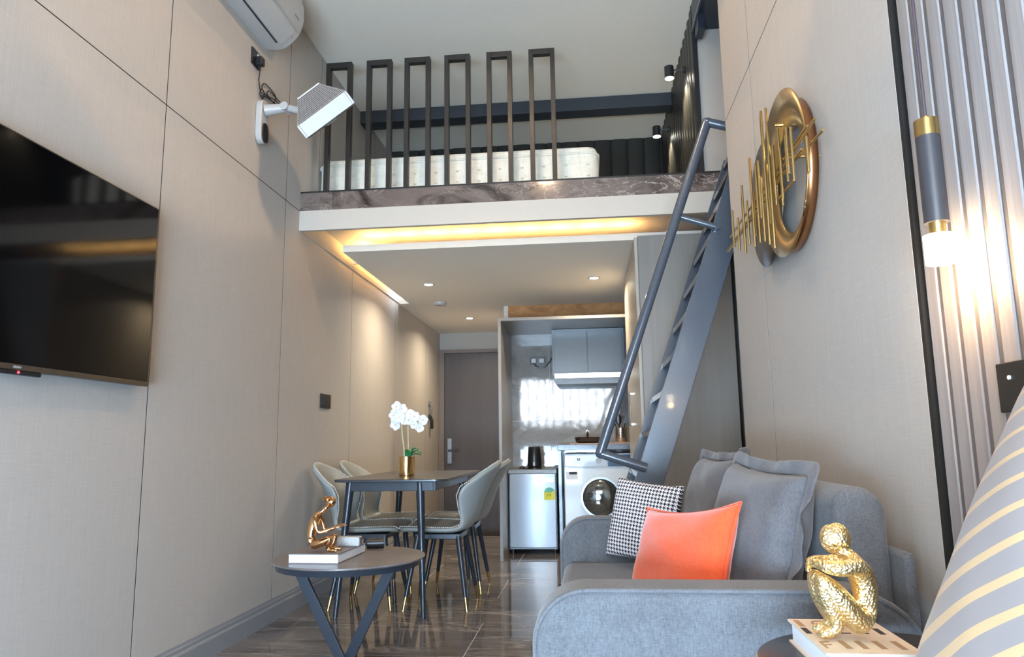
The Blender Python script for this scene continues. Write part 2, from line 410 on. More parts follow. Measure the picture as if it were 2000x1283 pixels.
# floor
fl = struct(MB().box(-1.80, XB+0.1, -1.75, 7.35, -0.12, -0.0006).obj('floor', M['grout']), 'glossy brown marble tile floor of the room', 'floor')
r0 = 3.250
for k in range(-9, 7):
    ya = r0 + 0.5975*k; yb = ya + 0.5975
    off = -0.568 if k % 2 == 0 else -1.136
    xs = [off + 1.136*i for i in range(-3, 4)]
    for a in xs:
        x0 = max(a, -1.70)+0.0019; x1 = min(a+1.136, XB)-0.0019
        y0 = max(ya, -1.60)+0.0019; y1 = min(yb, 7.35)-0.0019
        if x1-x0 < 0.02 or y1-y0 < 0.02: continue
        c_ = ((x0+x1)/2, (y0+y1)/2, 0)
        MB().box(x0, x1, y0, y1, -0.003, 0).obj('tile', M['tile'], fl, origin=c_)
struct(MB().box(-1.80, XB, 7.352, 8.30, -0.2, -0.10).obj('floor_entry', M['tile']), 'lowered entry floor in front of the flat door', 'floor')
# left wall + panels
wl = struct(MB().box(-1.85, -1.6876, -1.75, 8.3, -0.12, ZC).obj('wall_left', M['panel_gap']), 'left wall clad in grey linen-textured panels', 'wall')
def wpanels(par, X0, X1, ys, z0, z1):
    for a, b in zip(ys[:-1], ys[1:]):
        o = (( X0+X1)/2, (a+b)/2, (z0+z1)/2)
        MB().box(X0, X1, a+0.0032, b-0.0032, z0, z1).obj('panel', M['panel'], par, origin=o)
wpanels(wl, -1.695, XL, [-1.58, -0.97, 0.233, 1.433, 2.633, 3.825, 5.020, 6.220, 7.440, 8.13], 0.0, 2.2925)
wpanels(wl, -1.695, XL, [-1.58, -0.97, 0.233, 1.433, 2.633, 3.825, 4.318, 5.518, 5.93], 2.2975, ZC)
prof = [(XL-0.004, 0), (-1.668, 0), (-1.668, 0.075), (-1.672, 0.082), (-1.676, 0.084), (-1.676, 0.098), (-1.680, 0.103), (-1.681, 0.113), (XL-0.004, 0.113)]
bl = struct(MB().prism(prof, -1.58, 7.35).obj('baseboard_left', M['base']), 'grey stepped baseboard along the panelled left wall', 'baseboard')
# front wall (window wall behind the camera)
wf = MB()
wf.box(-1.85, -1.40, -1.75, -1.60, -0.12, ZC).box(0.52, XB+0.15, -1.75, -1.60, -0.12, ZC)
wf.box(-1.40, 0.52, -1.75, -1.60, -0.12, 0.10).box(-1.40, 0.52, -1.75, -1.60, 0.80, 1.22).box(-1.40, 0.52, -1.75, -1.60, 2.20, ZC)
struct(wf.obj('wall_front', M['white']), 'window wall behind the camera', 'wall')
wn = thing('window_1', 'wide window with upright bars behind the camera', 'window', (-0.44, -1.62, 1.22)); wn['kind'] = 'structure'
fr = MB().box(-1.40, -1.36, -1.645, -1.605, 1.22, 2.20).box(0.48, 0.52, -1.645, -1.605, 1.22, 2.20).box(-1.36, 0.48, -1.645, -1.605, 1.22, 1.255).box(-1.36, 0.48, -1.645, -1.605, 2.165, 2.20).box(-1.36, 0.48, -1.645, -1.605, 1.29, 1.33)
part(fr, 'window_frame', M['black_metal'], wn)
part(MB().box(-1.36, 0.48, -1.628, -1.624, 1.255, 2.165), 'pane', M['glass'], wn)
for k in range(10): part(MB().box(-1.235+0.17*k, -1.175+0.17*k, -1.604, -1.590, 1.22, 2.20), 'window_bar', M['black_metal'], wn)
wn = thing('window_2', 'low glazed balcony panel behind the camera', 'window', (-0.44, -1.62, 0.10)); wn['kind'] = 'structure'
fr = MB().box(-1.40, -1.36, -1.645, -1.605, 0.10, 0.80).box(0.48, 0.52, -1.645, -1.605, 0.10, 0.80).box(-1.36, 0.48, -1.645, -1.605, 0.10, 0.135).box(-1.36, 0.48, -1.645, -1.605, 0.765, 0.80)
part(fr, 'window_frame', M['black_metal'], wn)
part(MB().box(-1.36, 0.48, -1.628, -1.624, 0.135, 0.765), 'pane', M['glass'], wn)
# right wall: plain panels, groove, ribbed cladding
wr = struct(MB().box(0.662, XB+0.15, -1.75, 1.462, -0.12, ZC).box(0.6506, XB+0.15, 1.462, 3.163, -0.12, ZC).obj('wall_right', M['panel_gap']), 'right wall with linen panels and grey ribbed cladding', 'wall')
MB().box(0.662, 0.70, 3.1632, 3.170, 0, ZC).obj('end_trim', M['panel'], wr)
wpanels(wr, XR, 0.662, [1.473, 2.659, 3.163], 0.0, 2.3165)
wpanels(wr, XR, 0.662, [1.473, 2.659, 3.163], 2.3215, ZC)
MB().box(0.6530, 0.662, -1.58, 1.440, 0, ZC).obj('groove_backing', M['slat_gap'], wr)
for k in range(54):
    yb = 1.436-0.0575*k; yc = yb-0.0180
    if yb-0.038 < -1.58: break
    pr = [(yb, 0.6545), (yb, 0.6512), (yb-0.0020, 0.650), (yb-0.0400, 0.650), (yb-0.0420, 0.6512), (yb-0.0420, 0.6545)]
    MB().prism([(b_, a_) for a_, b_ in pr], 0.0, ZC, 'z').obj('slat', M['slat'], wr, origin=(0.655, yb-0.0185, 1.7))
struct(MB().box(XB, XB+0.15, 3.170, 8.3, -0.12, ZC).obj('wall_side', M['white']), 'recessed side wall behind the wardrobe', 'wall')
# ceiling
ce = struct(MB().box(-1.85, XB+0.15, -1.75, 6.10, ZC, ZC+0.12).obj('ceiling', M['ceil']), 'plain grey-white ceiling of the double-height room', 'ceiling')
# back walls
struct(MB().box(-1.70, -0.70, 8.15, 8.3, -0.2, ZS).obj('wall_back', M['beige']), 'entry wall around the flat door', 'wall')
wk = struct(MB().box(-0.76, XB, 6.607, 6.75, -0.12, ZS).obj('wall_kitchen', M['grout']), 'kitchen back wall of large grey marble tiles', 'wall')
for a, b in ((-0.72, -0.345), (-0.345, 0.249), (0.249, 0.843)):
    for z0, z1 in ((0.0, 1.100), (1.100, 2.168)):
        x0, x1 = a+0.0012, b-0.0012
        MB().box(x0, x1, 6.60, 6.607, z0+0.0012, z1-0.0012).obj('tile', M['wall_tile'], wk, origin=((x0+x1)/2, 6.604, (z0+z1)/2))
for a, b in ((-0.72, -0.334), (-0.334, 0.255), (0.255, 0.843)):
    MB().box(a+0.0012, b-0.0012, 6.594, 6.5998, 1.920, 2.167).obj('tile', M['brown_tile'], wk, origin=((a+b)/2, 6.597, 2.04))
struct(MB().box(-0.76, -0.722, 6.61, 8.15, -0.2, ZS).obj('wall_corridor', M['panel']), 'short wall beside the flat door', 'wall')
struct(MB().box(-1.70, XB, 5.93, 6.08, ZS, ZC).obj('wall_loft', M['pad']), 'dark back wall of the loft', 'wall')
# entry door
dr = thing('door_1', 'brown-grey entry door with a silver digital lock', 'door', (-1.2, 8.13, -0.1)); dr['kind'] = 'structure'
part(MB().box(-1.62, -0.78, 8.115, 8.148, -0.10, 1.93), 'door_leaf', M['door'], dr, bevel=0.002)
part(MB().box(-1.685, -1.622, 8.10, 8.149, -0.10, 1.97).box(-0.778, -0.73, 8.10, 8.149, -0.10, 1.97).box(-1.622, -0.778, 8.10, 8.149, 1.932, 1.97), 'door_frame', M['door_frame'], dr, bevel=0.002)
lk = part(MB().box(-1.585, -1.535, 8.09, 8.115, 0.69, 0.97), 'lock_plate', M['rim_grey'], dr, bevel=0.004)
part(MB().cyl((-1.56, 8.09, 0.835), (-1.56, 8.05, 0.835), 0.012).box(-1.565, -1.455, 8.04, 8.055, 0.825, 0.848), 'lever', M['black_metal'], dr, bevel=0.002)
# loft slab
lo = struct(MB().box(-1.687, XB, 4.040, 5.93, ZS, ZL-0.004).obj('floor_loft', M['white']), 'loft floor slab with marble tile edge', 'loft floor')
for a, b in ((XL, -1.486), (-1.486, -0.345), (-0.345, 0.795), (0.795, XB)):
    MB().box(a+0.001, b-0.001, 4.030, 4.040, ZS+0.002, ZL-0.002).obj('tile', M['front_tile'], lo, origin=((a+b)/2, 4.03, 2.35))
MB().box(XL, XB, 4.028, 4.09, ZL-0.003, ZL+0.006).obj('edge_strip', M['black'], lo)
struct(MB().box(XL, XB, 4.022, 4.050, 2.172, ZS).obj('trim_1', M['white'], bevel=0.002), 'white fascia board under the marble loft edge', 'trim')
struct(MB().box(XL, -1.677, 4.050, 6.320, 2.172, ZS-0.002).obj('trim_2', M['white']), 'white side board inside the lit ceiling recess', 'trim')
# dropped ceiling with light cove
ck = MB().box(-1.588, XB, 4.515, 6.60, ZK, ZK+0.045).box(-1.70, -0.722, 6.60, 8.15, ZK, ZK+0.045).box(-1.70, -1.588, 6.320, 6.60, ZK, ZK+0.045)
struct(ck.obj('ceiling_kitchen', M['ceil'], bevel=0.001), 'dropped white ceiling board under the loft with a glowing cove', 'ceiling')
struct(MB().box(XL, XB, 5.0, 5.02, ZK+0.045, ZS-0.001).obj('trim_3', M['white']), 'upright board closing the ceiling cove', 'trim')
struct(MB().box(-1.30, -1.28, 5.02, 6.6, ZK+0.045, ZS-0.001).obj('trim_4', M['white']), 'upright board closing the side cove', 'trim')
led = MB()
for k in range(9): led.box(-1.46+0.205*k, -1.46+0.205*k+0.15, 4.575, 4.595, ZK+0.046, ZK+0.052)
tag(led.obj('led_strip', M['led']), 'warm glowing light strip hidden on the dropped ceiling edge', 'light strip')
tag(MB().box(-1.54, -1.525, 4.70, 6.20, ZK+0.046, ZK+0.052).obj('led_strip', M['led']), 'warm glowing light strip along the side recess by the panelled wall', 'light strip')
# loft: white return wall, steel beams, padded walls
struct(MB().box(0.700, XB, 4.060, 5.93, ZL, ZC).obj('wall_return', M['beige']), 'plain white return wall at the loft edge above the ladder', 'wall')
tag(MB().box(XL+0.001, 0.68, 5.12, 5.255, 3.355, ZC-0.001).obj('ceiling_beam', M['beam'], bevel=0.002), 'dark blue-grey steel beam crossing the ceiling above the loft bed', 'beam')
hb = thing('padded_headboard', 'black channel-padded wall panel behind the loft bed', 'headboard', (-0.5, 5.92, ZL))
def channel(a, b, base, out, axis, name, par, z0, z1):
    pts = []; n = 8
    for i in range(n+1):
        t_ = PI*i/n; u = (a+b)/2-(b-a)/2*0.97*math.cos(t_); w_ = base+out*math.sin(t_)**0.55
        pts.append((u, w_))
    if axis == 'x': poly = pts
    else: poly = [(w_, u) for u, w_ in pts]
    part(MB().prism(poly, z0, z1, 'z'), name, M['pad'], par, smooth=True)
x = XL+0.002
for k in range(17):
    channel(x, x+0.1385, 5.928, -0.014, 'x', 'padded_channel', hb, ZL+0.002, ZC-0.002); x += 0.1385
hs = thing('padded_side_panel', 'black channel-padded panel on the loft side wall under two spotlights', 'wall panel', (0.69, 5, ZL))
y = 4.06
for k in range(17):
    channel(y, y+0.107, 0.698, -0.025, 'y', 'padded_channel', hs, ZL+0.002, ZC-0.002); y += 0.107
part(MB().box(0.672, 0.699, 4.040, 4.058, ZL+0.007, ZC-0.002), 'edge_trim', M['black'], hs)
sb = thing('steel_bracket', 'dark steel beam end hanging below the ceiling above the ladder', 'beam', (0.73, 3.9, 3.2))
part(MB().box(0.675, 0.85, 3.66, 4.05, 3.30, ZC-0.001), 'beam_web', M['navy_metal'], sb, bevel=0.003)
part(MB().box(0.682, 0.722, 3.88, 3.99, 3.205, 3.305), 'hanger_plate', M['navy_metal'], sb, bevel=0.003)
part(MB().box(0.672, 0.682, 3.70, 4.05, 3.285, 3.30), 'flange', M['ladder'], sb)

# ---------------------------------------------------------------- ceiling fittings
def downlight(x, y, z, label, grp):
    d = thing('downlight', label, 'downlight', (x, y, z), grp)
    MB().lathe([(0.050, 0), (0.050, -0.004), (0.036, -0.006), (0.034, 0.0)], n=28).obj('trim_ring', M['plastic_w'], d, True)
    MB().lathe([(0.0, -0.0025), (0.035, -0.0025)], n=28).obj('lens', M['led_lamp'], d)
downlight(-1.241, 5.559, ZK, 'lit round downlight nearest the panelled wall, level with the ceiling sensor', 'lit downlights under the loft')
downlight(0.072, 5.541, ZK, 'lit round downlight beside the tall wardrobe', 'lit downlights under the loft')
downlight(-1.175, 7.168, ZK, 'lit round downlight farthest back, before the entry door', 'lit downlights under the loft')
for (x, y) in ((-0.35, 1.3), (-0.45, 2.9)):
    d = thing('ceiling_lamp', 'round flush lamp on the high ceiling ' + ('above the television' if y < 2 else 'in front of the loft railing'), 'ceiling lamp', (x, y, ZC), 'lamps on the high ceiling')
    MB().lathe([(0.10, 0), (0.10, -0.025), (0.085, -0.03), (0.0, -0.03)], n=28).obj('lamp_body', M['plastic_w'], d, True)
sm = thing('smoke_detector', 'small white round sensor on the dropped ceiling', 'smoke detector', (-1.31, 6.322, ZK))
MB().lathe([(0.055, 0), (0.055, -0.012), (0.045, -0.026), (0.0, -0.030)], n=24).obj('housing', M['plastic_w'], sm, True)
MB().lathe([(0.050, -0.0125), (0.0525, -0.0165), (0.050, -0.019)], n=24).obj('vent_ring', M['plastic_g'], sm, True)

# loft spotlights
for i, (y, zc) in enumerate(((4.43, 3.24), (5.32, 3.235))):
    s_ = thing('wall_spotlight', ['black cylinder spotlight nearer the railing on the loft side wall', 'black cylinder spotlight deeper in the loft, above the mattress end'][i], 'spotlight', (0.58, y, zc), 'loft spotlights')
    MB().cyl((0, 0, -0.036), (0, 0, 0.042), 0.030, n=24).obj('shade', M['black_metal'], s_, True)
    MB().cyl((0.028, 0, 0.018), (0.10, 0, 0.018), 0.006, n=8).obj('arm', M['black_metal'], s_)
    MB().cyl((0.082, 0, 0.018), (0.096, 0, 0.018), 0.022, n=16).obj('wall_plate', M['black_metal'], s_)
    MB().cyl((0, 0, -0.038), (0, 0, -0.036), 0.027, n=24).obj('lens', M['led_lamp'], s_)
    light('spotlight_light', 'SPOT', (0.58, y, zc-0.045), 22, (1.0, 0.86, 0.60), (0, -0.30, 0), spot=math.radians(95), rad=0.02)

# ================================================================= LOFT FURNITURE
rl = thing('loft_railing', 'dark metal loft railing of six upright open loops', 'railing', (-0.85, 4.06, ZL))
for a, b in ((-1.555, -1.393), (-1.298, -1.141), (-1.060, -0.901), (-0.812, -0.655), (-0.553, -0.400), (-0.297, -0.141)):
    s_ = 0.027; z1 = 3.25
    mb = MB().box(a, a+s_, 4.045, 4.085, ZL+0.006, z1).box(b-s_, b, 4.045, 4.085, ZL+0.006, z1).box(a+s_, b-s_, 4.045, 4.085, z1-0.034, z1)
    part(mb, 'railing_loop', M['rail_metal'], rl, bevel=0.0015)
mt = thing('mattress', 'cream quilted mattress lying on the loft floor behind the railing', 'mattress', (-0.78, 5.05, ZL))
def rounded(x0, x1, y0, y1, r, n=6):
    pts = []
    for cx, cy, a0 in ((x1-r, y1-r, 0), (x0+r, y1-r, PI/2), (x0+r, y0+r, PI), (x1-r, y0+r, 1.5*PI)):
        for i in range(n+1): pts.append((cx+r*math.cos(a0+PI/2*i/n), cy+r*math.sin(a0+PI/2*i/n)))
    return pts
o = part(MB().prism(rounded(-1.672, 0.105, 4.265, 5.86, 0.07), ZL+0.004, 2.665, 'z'), 'mattress_core', M['mattress'], mt, smooth=True)
part(MB().prism(rounded(-1.670, 0.100, 4.275, 5.85, 0.07), 2.660, 2.715, 'z'), 'pillow_top', M['mattress'], mt, bevel=0.024)
for zz in (2.44, 2.665):
    pts = [(a, b, zz) for a, b in rounded(-1.674, 0.107, 4.262, 5.862, 0.07)]
    part(MB().tube(pts, 0.008, 6, True), 'piping', M['mattress'], mt, smooth=True)
for i in range(13):
    for zz in (2.52, 2.59): part(MB().lathe([(0.0, -0.006), (0.010, -0.004), (0.010, 0.004), (0.0, 0.006)], (-1.58+0.135*i, 4.262, zz), 8), 'tuft', M['mattress'], mt, smooth=True)

# ================================================================= KITCHEN
wd = thing('wardrobe', 'tall taupe wood wardrobe behind the ladder', 'wardrobe', (0.6, 5.1, 0))
part(MB().box(0.332, 0.885, 4.43, 5.79, 0.0, 2.160), 'body', M['wardrobe'], wd, bevel=0.001)
part(MB().box(0.334, 0.885, 4.410, 4.428, 0.0, 2.164), 'end_panel', M['wardrobe'], wd, bevel=0.0015)
for a, b in ((4.430, 5.108), (5.112, 5.79)):
    dw = part(MB().box(0.312, 0.331, a, b, 0.06, 2.160), 'wardrobe_door', M['wardrobe_light'], wd, bevel=0.0015)
for yy in (5.07, 5.15):
    part(MB().cyl((0.285, yy, 1.01), (0.285, yy, 1.24), 0.006, n=10).box(0.285, 0.312, yy-0.005, yy+0.005, 1.015, 1.027).box(0.285, 0.312, yy-0.005, yy+0.005, 1.223, 1.235), 'handle', M['chrome'], wd)
po = thing('kitchen_surround', 'taupe wooden surround board framing the kitchenette', 'surround', (-0.2, 6.1, 0))
part(MB().box(-0.718, -0.693, 5.80, 6.598, 0.0, 1.918), 'side_board', M['wardrobe'], po, bevel=0.001)
part(MB().box(-0.693, 0.42, 5.80, 6.598, 1.893, 1.918), 'top_board', M['wardrobe'], po, bevel=0.001)
uc = thing('wall_cabinet', 'slate blue two-door wall cabinet above the hood', 'cabinet', (0, 6.45, 1.5))
part(MB().box(-0.305, 0.325, 6.318, 6.598, 1.50, 1.89), 'body', M['cabinet'], uc, bevel=0.001)
part(MB().box(-0.285, 0.002, 6.298, 6.316, 1.512, 1.865), 'cabinet_door', M['cabinet'], uc, bevel=0.0015)
part(MB().box(0.007, 0.305, 6.298, 6.316, 1.512, 1.865), 'cabinet_door', M['cabinet'], uc, bevel=0.0015)
oc = thing('open_shelf', 'narrow dark open shelf beside the wall cabinet', 'shelf', (0.38, 6.45, 1.5))
mb = MB().box(0.328, 0.338, 6.33, 6.598, 1.40, 1.89).box(0.338, 0.42, 6.588, 6.598, 1.40, 1.89).box(0.338, 0.42, 6.33, 6.588, 1.72, 1.735).box(0.338, 0.42, 6.33, 6.588, 1.40, 1.412)
part(mb, 'shelf_body', M['navy_metal'], oc)
hd = thing('range_hood', 'slim steel range hood under the slate blue cabinet', 'range hood', (0, 6.4, 1.45))
part(MB().box(-0.285, 0.305, 6.285, 6.598, 1.455, 1.499), 'front_strip', M['chrome'], hd, bevel=0.002)
part(MB().prism([(-0.300, 1.453), (0.318, 1.453), (0.285, 1.405), (-0.265, 1.405)], 6.29, 6.598), 'hood_base', M['fridge_cap'], hd)
ct = thing('kitchen_counter', 'dark slate kitchen counter over the washing machine', 'counter', (0.08, 6.35, 0))
part(MB().box(-0.270, 0.42, 6.13, 6.598, 0.842, 0.888), 'worktop', M['counter'], ct, bevel=0.003)
part(MB().box(-0.266, -0.240, 6.15, 6.598, 0.0, 0.841), 'side_panel', M['cabinet'], ct, bevel=0.001)
part(MB().box(0.392, 0.42, 6.15, 6.598, 0.0, 0.841), 'side_panel', M['cabinet'], ct, bevel=0.001)
# washing machine
wm = thing('washing_machine', 'white front-loading washing machine under the slate counter', 'washing machine', (0.08, 6.4, 0))
part(MB().box(-0.222, 0.385, 6.20, 6.590, 0.012, 0.812), 'body', M['washer'], wm, bevel=0.008)
part(MB().box(-0.215, 0.142, 6.190, 6.20, 0.703, 0.800), 'detergent_drawer', M['washer'], wm, bevel=0.004)
part(MB().box(0.146, 0.380, 6.190, 6.20, 0.703, 0.800), 'display', M['panel_blue'], wm, bevel=0.002)
part(MB().cyl((0.072, 6.19, 0.752), (0.072, 6.172, 0.752), 0.022, 0.019, n=24), 'dial', M['plastic_w'], wm, True)
part(MB().box(-0.19, 0.05, 6.1965, 6.1998, 0.693, 0.698), 'seam', M['plastic_g'], wm)
def ringY(r_in, r_out, y0, y1, c, n=40):
    mb = MB(); rows = []
    for (r, y) in ((r_in, y0), (r_in, y1), (r_out, y1), (r_out, y0), (r_in, y0)):
        rows.append([(c[0]+r*math.cos(2*PI*i/n), y, c[1]+r*math.sin(2*PI*i/n)) for i in range(n)])
    return mb.grid(rows, closed_u=True)
wc = (0.080, 0.452)
part(ringY(0.158, 0.190, 6.200, 6.188, wc), 'door_ring', M['washer'], wm, True)
part(ringY(0.150, 0.166, 6.186, 6.172, wc), 'porthole_rim', M['rim_grey'], wm, True)
mb = MB(); rows = []
for j in range(9):
    a = j/8*PI/2; r = 0.151*math.cos(a); rows.append([(wc[0]+r*math.cos(2*PI*i/32), 6.186-0.05*math.sin(a), wc[1]+r*math.sin(2*PI*i/32)) for i in range(32)])
part(mb.grid(rows, closed_u=True), 'porthole_glass', M['dark_glass'], wm, True)
part(MB().box(-0.205, -0.110, 6.1975, 6.1995, 0.600, 0.662), 'energy_sticker', M['paper'], wm)
part(MB().box(-0.178, -0.112, 6.1955, 6.1978, 0.640, 0.660), 'sticker_bar', M['ink_dark'], wm)
part(MB().box(-0.110, -0.1, 6.1885, 6.19, 0.758, 0.776).box(-0.094, -0.084, 6.1885, 6.19, 0.758, 0.776).box(-0.110, -0.084, 6.1885, 6.19, 0.752, 0.757).box(-0.110, -0.084, 6.1885, 6.19, 0.765, 0.768), 'emblem', M['ink'], wm)
text('Electrolux', 0.014, M['ink'], wm, (-0.135-0.08, 6.188-6.4, 0.735), (PI/2, 0, 0))
# fridge
fr = thing('mini_fridge', 'small silver-blue bar fridge with an energy sticker', 'fridge', (-0.48, 6.36, 0))
part(MB().box(-0.690, -0.284, 6.185, 6.580, 0.035, 0.665), 'body', M['fridge_body'], fr, bevel=0.004)
mb = MB(); N = 10; rows = []
for z_ in (0.050, 0.655):
    rows.append([(-0.676+0.382*i/N, 6.150-0.012*math.sin(PI*i/N), z_) for i in range(N+1)])
front = rows
poly = [(-0.676+0.382*i/N, 6.155-0.010*math.sin(PI*i/N)) for i in range(N+1)]+[(-0.294, 6.183), (-0.676, 6.183)]
part(MB().prism(poly, 0.055, 0.650, 'z'), 'fridge_door', M['fridge'], fr, bevel=0.003)
part(MB().box(-0.690, -0.282, 6.15, 6.582, 0.652, 0.684), 'top_cap', M['fridge_cap'], fr, bevel=0.003)
for xx in (-0.66, -0.31):
    for yy in (6.21, 6.55): part(MB().cyl((xx, yy, 0.0), (xx, yy, 0.036), 0.013, n=10), 'foot', M['plastic_b'], fr)
part(MB().box(-0.676, -0.294, 6.158, 6.183, 0.042, 0.053), 'door_base_strip', M['fridge_cap'], fr)
part(MB().box(-0.402, -0.310, 6.1465, 6.1545, 0.583, 0.613), 'badge', M['chrome'], fr)
text('Hisense', 0.020, M['paper'], fr, (-0.398+0.48, 6.1460-6.36, 0.590), (PI/2, 0, 0))
arc = [(-0.345+0.042*math.cos(PI*i/14), 0.505+0.034*math.sin(PI*i/14)) for i in range(15)]
part(MB().prism(arc, 6.1475, 6.1545), 'energy_arc', M['green'], fr)
part(MB().box(-0.390, -0.300, 6.1472, 6.1545, 0.437, 0.508), 'energy_sticker', M['yellow'], fr)
text('●●●●', 0.018, M['green'], fr, (-0.386+0.48, 6.1465-6.36, 0.497), (PI/2, 0, 0), name='energy_ticks')
text('2.5', 0.028, M['ink_dark'], fr, (-0.366+0.48, 6.1465-6.36, 0.468), (PI/2, 0, 0))
# kettle on fridge
kt = thing('kettle', 'black tapered kettle standing on the small fridge', 'kettle', (-0.480, 6.36, 0.684))
MB().lathe([(0.0, 0.018), (0.055, 0.018), (0.062, 0.024), (0.058, 0.10), (0.052, 0.180), (0.048, 0.188), (0.0, 0.192)], n=32).obj('kettle_body', M['plastic_b'], kt, True)
MB().lathe([(0.0, 0.0), (0.064, 0.0), (0.064, 0.010), (0.058, 0.016), (0.0, 0.016)], n=32).obj('base', M['plastic_b'], kt, True)
MB().tube([(0.02, 0.045, 0.165), (0.03, 0.085, 0.155), (0.03, 0.085, 0.09), (0.02, 0.05, 0.055)], 0.007, 8).obj('handle', M['plastic_b'], kt, True)
MB().box(-0.008, 0.008, -0.0625, -0.058, 0.030, 0.060).obj('switch', M['plastic_g'], kt)
part(MB().tube([(-0.548, 6.36, 0.688), (-0.585, 6.34, 0.690), (-0.600, 6.30, 0.700), (-0.575, 6.27, 0.712), (-0.560, 6.30, 0.700), (-0.59, 6.36, 0.690), (-0.62, 6.42, 0.69)], 0.004, 8), 'power_cord', M['plastic_b'], kt, True)
tag(MB().box(-0.345, -0.296, 6.20, 6.26, 0.6845, 0.692).box(-0.330, -0.305, 6.205, 6.25, 0.692, 0.697).obj('remote_holder', M['plastic_b'], bevel=0.002), 'flat black gadget on the fridge corner beside the counter', 'gadget')
# worktop things
tag(MB().box(-0.165, 0.335, 6.17, 6.52, 0.8885, 0.897).obj('cutting_board', M['board'], bevel=0.002), 'thin pinkish board under the frying pan on the counter', 'cutting board')
fp = thing('frying_pan', 'dark metal frying pan with an upright lid knob on the counter', 'frying pan', (-0.015, 6.36, 0.8975))
MB().lathe([(0.0, 0.0), (0.085, 0.0), (0.105, 0.012), (0.116, 0.050), (0.112, 0.050), (0.100, 0.014), (0.0, 0.006)], n=36).obj('pan_body', M['pan'], fp, True)
MB().lathe([(0.112, 0.048), (0.118, 0.050), (0.112, 0.053)], n=36).obj('rim', M['chrome'], fp, True)
MB().tube([(0.0, -0.10, 0.040), (0.0, -0.13, 0.055), (0.0, -0.16, 0.075), (0.0, -0.175, 0.088)], [0.008, 0.008, 0.011, 0.011], 10).obj('handle', M['plastic_b'], fp, True)
MB().tube([(0.012*math.cos(2*PI*i/12), -0.178, 0.094+0.012*math.sin(2*PI*i/12)) for i in range(12)], 0.003, 6, True).obj('hanging_loop', M['chrome'], fp, True)
uh = thing('utensil_holder', 'ribbed steel utensil holder beside the frying pan', 'utensil holder', (0.270, 6.36, 0.8975))
MB().lathe([(0.0, 0.0), (0.048, 0.0), (0.050, 0.004), (0.050, 0.125), (0.047, 0.125), (0.046, 0.01), (0.0, 0.008)], n=32).obj('cup', M['chrome'], uh, True)
for k in range(9): MB().lathe([(0.0502, 0.012+0.012*k), (0.0515, 0.015+0.012*k), (0.0502, 0.018+0.012*k)], n=28).obj('rib', M['chrome'], uh, True)
la = thing('ladle', 'black ladle leaning out of the steel holder', 'ladle', (0.252, 6.36, 0.91))
MB().tube([(0.0, 0, 0.0), (-0.02, 0, 0.12), (-0.045, 0.0, 0.18)], 0.005, 8).obj('handle', M['plastic_b'], la, True)
MB().lathe([(0.0, -0.030), (0.028, -0.020), (0.040, 0.004), (0.037, 0.004), (0.024, -0.016), (0.0, -0.024)], n=20).obj('bowl', M['plastic_b'], la, True).matrix_basis = Matrix.Translation((-0.070, 0, 0.205)) @ Matrix.Rotation(-1.0, 4, 'Y')
sp_ = thing('spatula', 'black slotted spatula standing in the steel holder', 'spatula', (0.285, 6.36, 0.91))
MB().tube([(0, 0, 0), (0.01, 0.0, 0.10), (0.022, 0.0, 0.15)], 0.005, 8).obj('handle', M['plastic_b'], sp_, True)
MB().obox((0.052, 0, 0.215), (0.92, 0, -0.40), (0, 1, 0), (0.40, 0, 0.92), 0.020, 0.002, 0.070).obj('blade', M['plastic_b'], sp_, bevel=0.001)
ws = thing('serving_spoon', 'black serving spoon standing upright in the steel holder', 'spoon', (0.262, 6.375, 0.91))
MB().tube([(0, 0, 0), (-0.004, 0, 0.10), (-0.006, 0, 0.15)], 0.005, 8).obj('handle', M['plastic_b'], ws, True)
MB().lathe([(0.0, -0.05), (0.016, -0.04), (0.026, -0.01), (0.022, 0.03), (0.0, 0.045)], n=16).obj('bowl', M['plastic_b'], ws, True).matrix_basis = Matrix.Translation((-0.008, 0, 0.185)) @ Matrix.Scale(0.35, 4, (0, 1, 0))
# kitchen double socket
ks = thing('kitchen_socket', 'black double wall socket with two white plugs', 'socket', (-0.45, 6.598, 1.645))
MB().box(-0.068, 0.068, -0.010, 0.0, -0.036, 0.036).obj('plate', M['plastic_b'], ks, bevel=0.003)
for xx in (-0.036, 0.036): MB().box(xx-0.024, xx+0.024, -0.040, -0.010, -0.022, 0.022).obj('plug', M['plastic_w'], ks, bevel=0.006)
MB().tube([(-0.03, -0.03, -0.022), (-0.02, -0.035, -0.045), (0.02, -0.035, -0.066), (0.07, -0.03, -0.055), (0.11, -0.02, -0.01), (0.125, -0.01, 0.02), (0.146, 0.0, 0.03)], 0.005, 8).obj('cable', M['plastic_b'], ks, True)

# ================================================================= LADDER
ld = thing('loft_ladder', 'blue-grey painted steel ladder with a tube handrail up to the loft', 'ladder', (0.2, 3.75, 0))
sl = 2.87
def xl(z): return -0.058 + z/sl
for y0, y1 in ((3.350, 3.368), (3.985, 4.003)):
    zt = 2.46
    mb = MB().prism([(xl(0), 0.0), (xl(0)+0.131, 0.0), (xl(zt)+0.131, zt), (xl(zt), zt)], y0, y1)
    part(mb, 'stringer', M['ladder'], ld, bevel=0.002)
for zt_ in [0.027+0.1845*k for k in range(1, 14)]:
    x0 = xl(zt_)
    mb = MB().box(x0+0.003, x0+0.127, 3.368, 3.985, zt_-0.005, zt_).box(x0+0.003, x0+0.009, 3.368, 3.985, zt_-0.026, zt_-0.005)
    part(mb, 'step', M['ladder'], ld)
yh = 3.330
part(MB().cyl((0.0455, yh, 0.8526), (0.600, yh, 2.397), 0.0225, n=16), 'handrail', M['ladder'], ld, True)
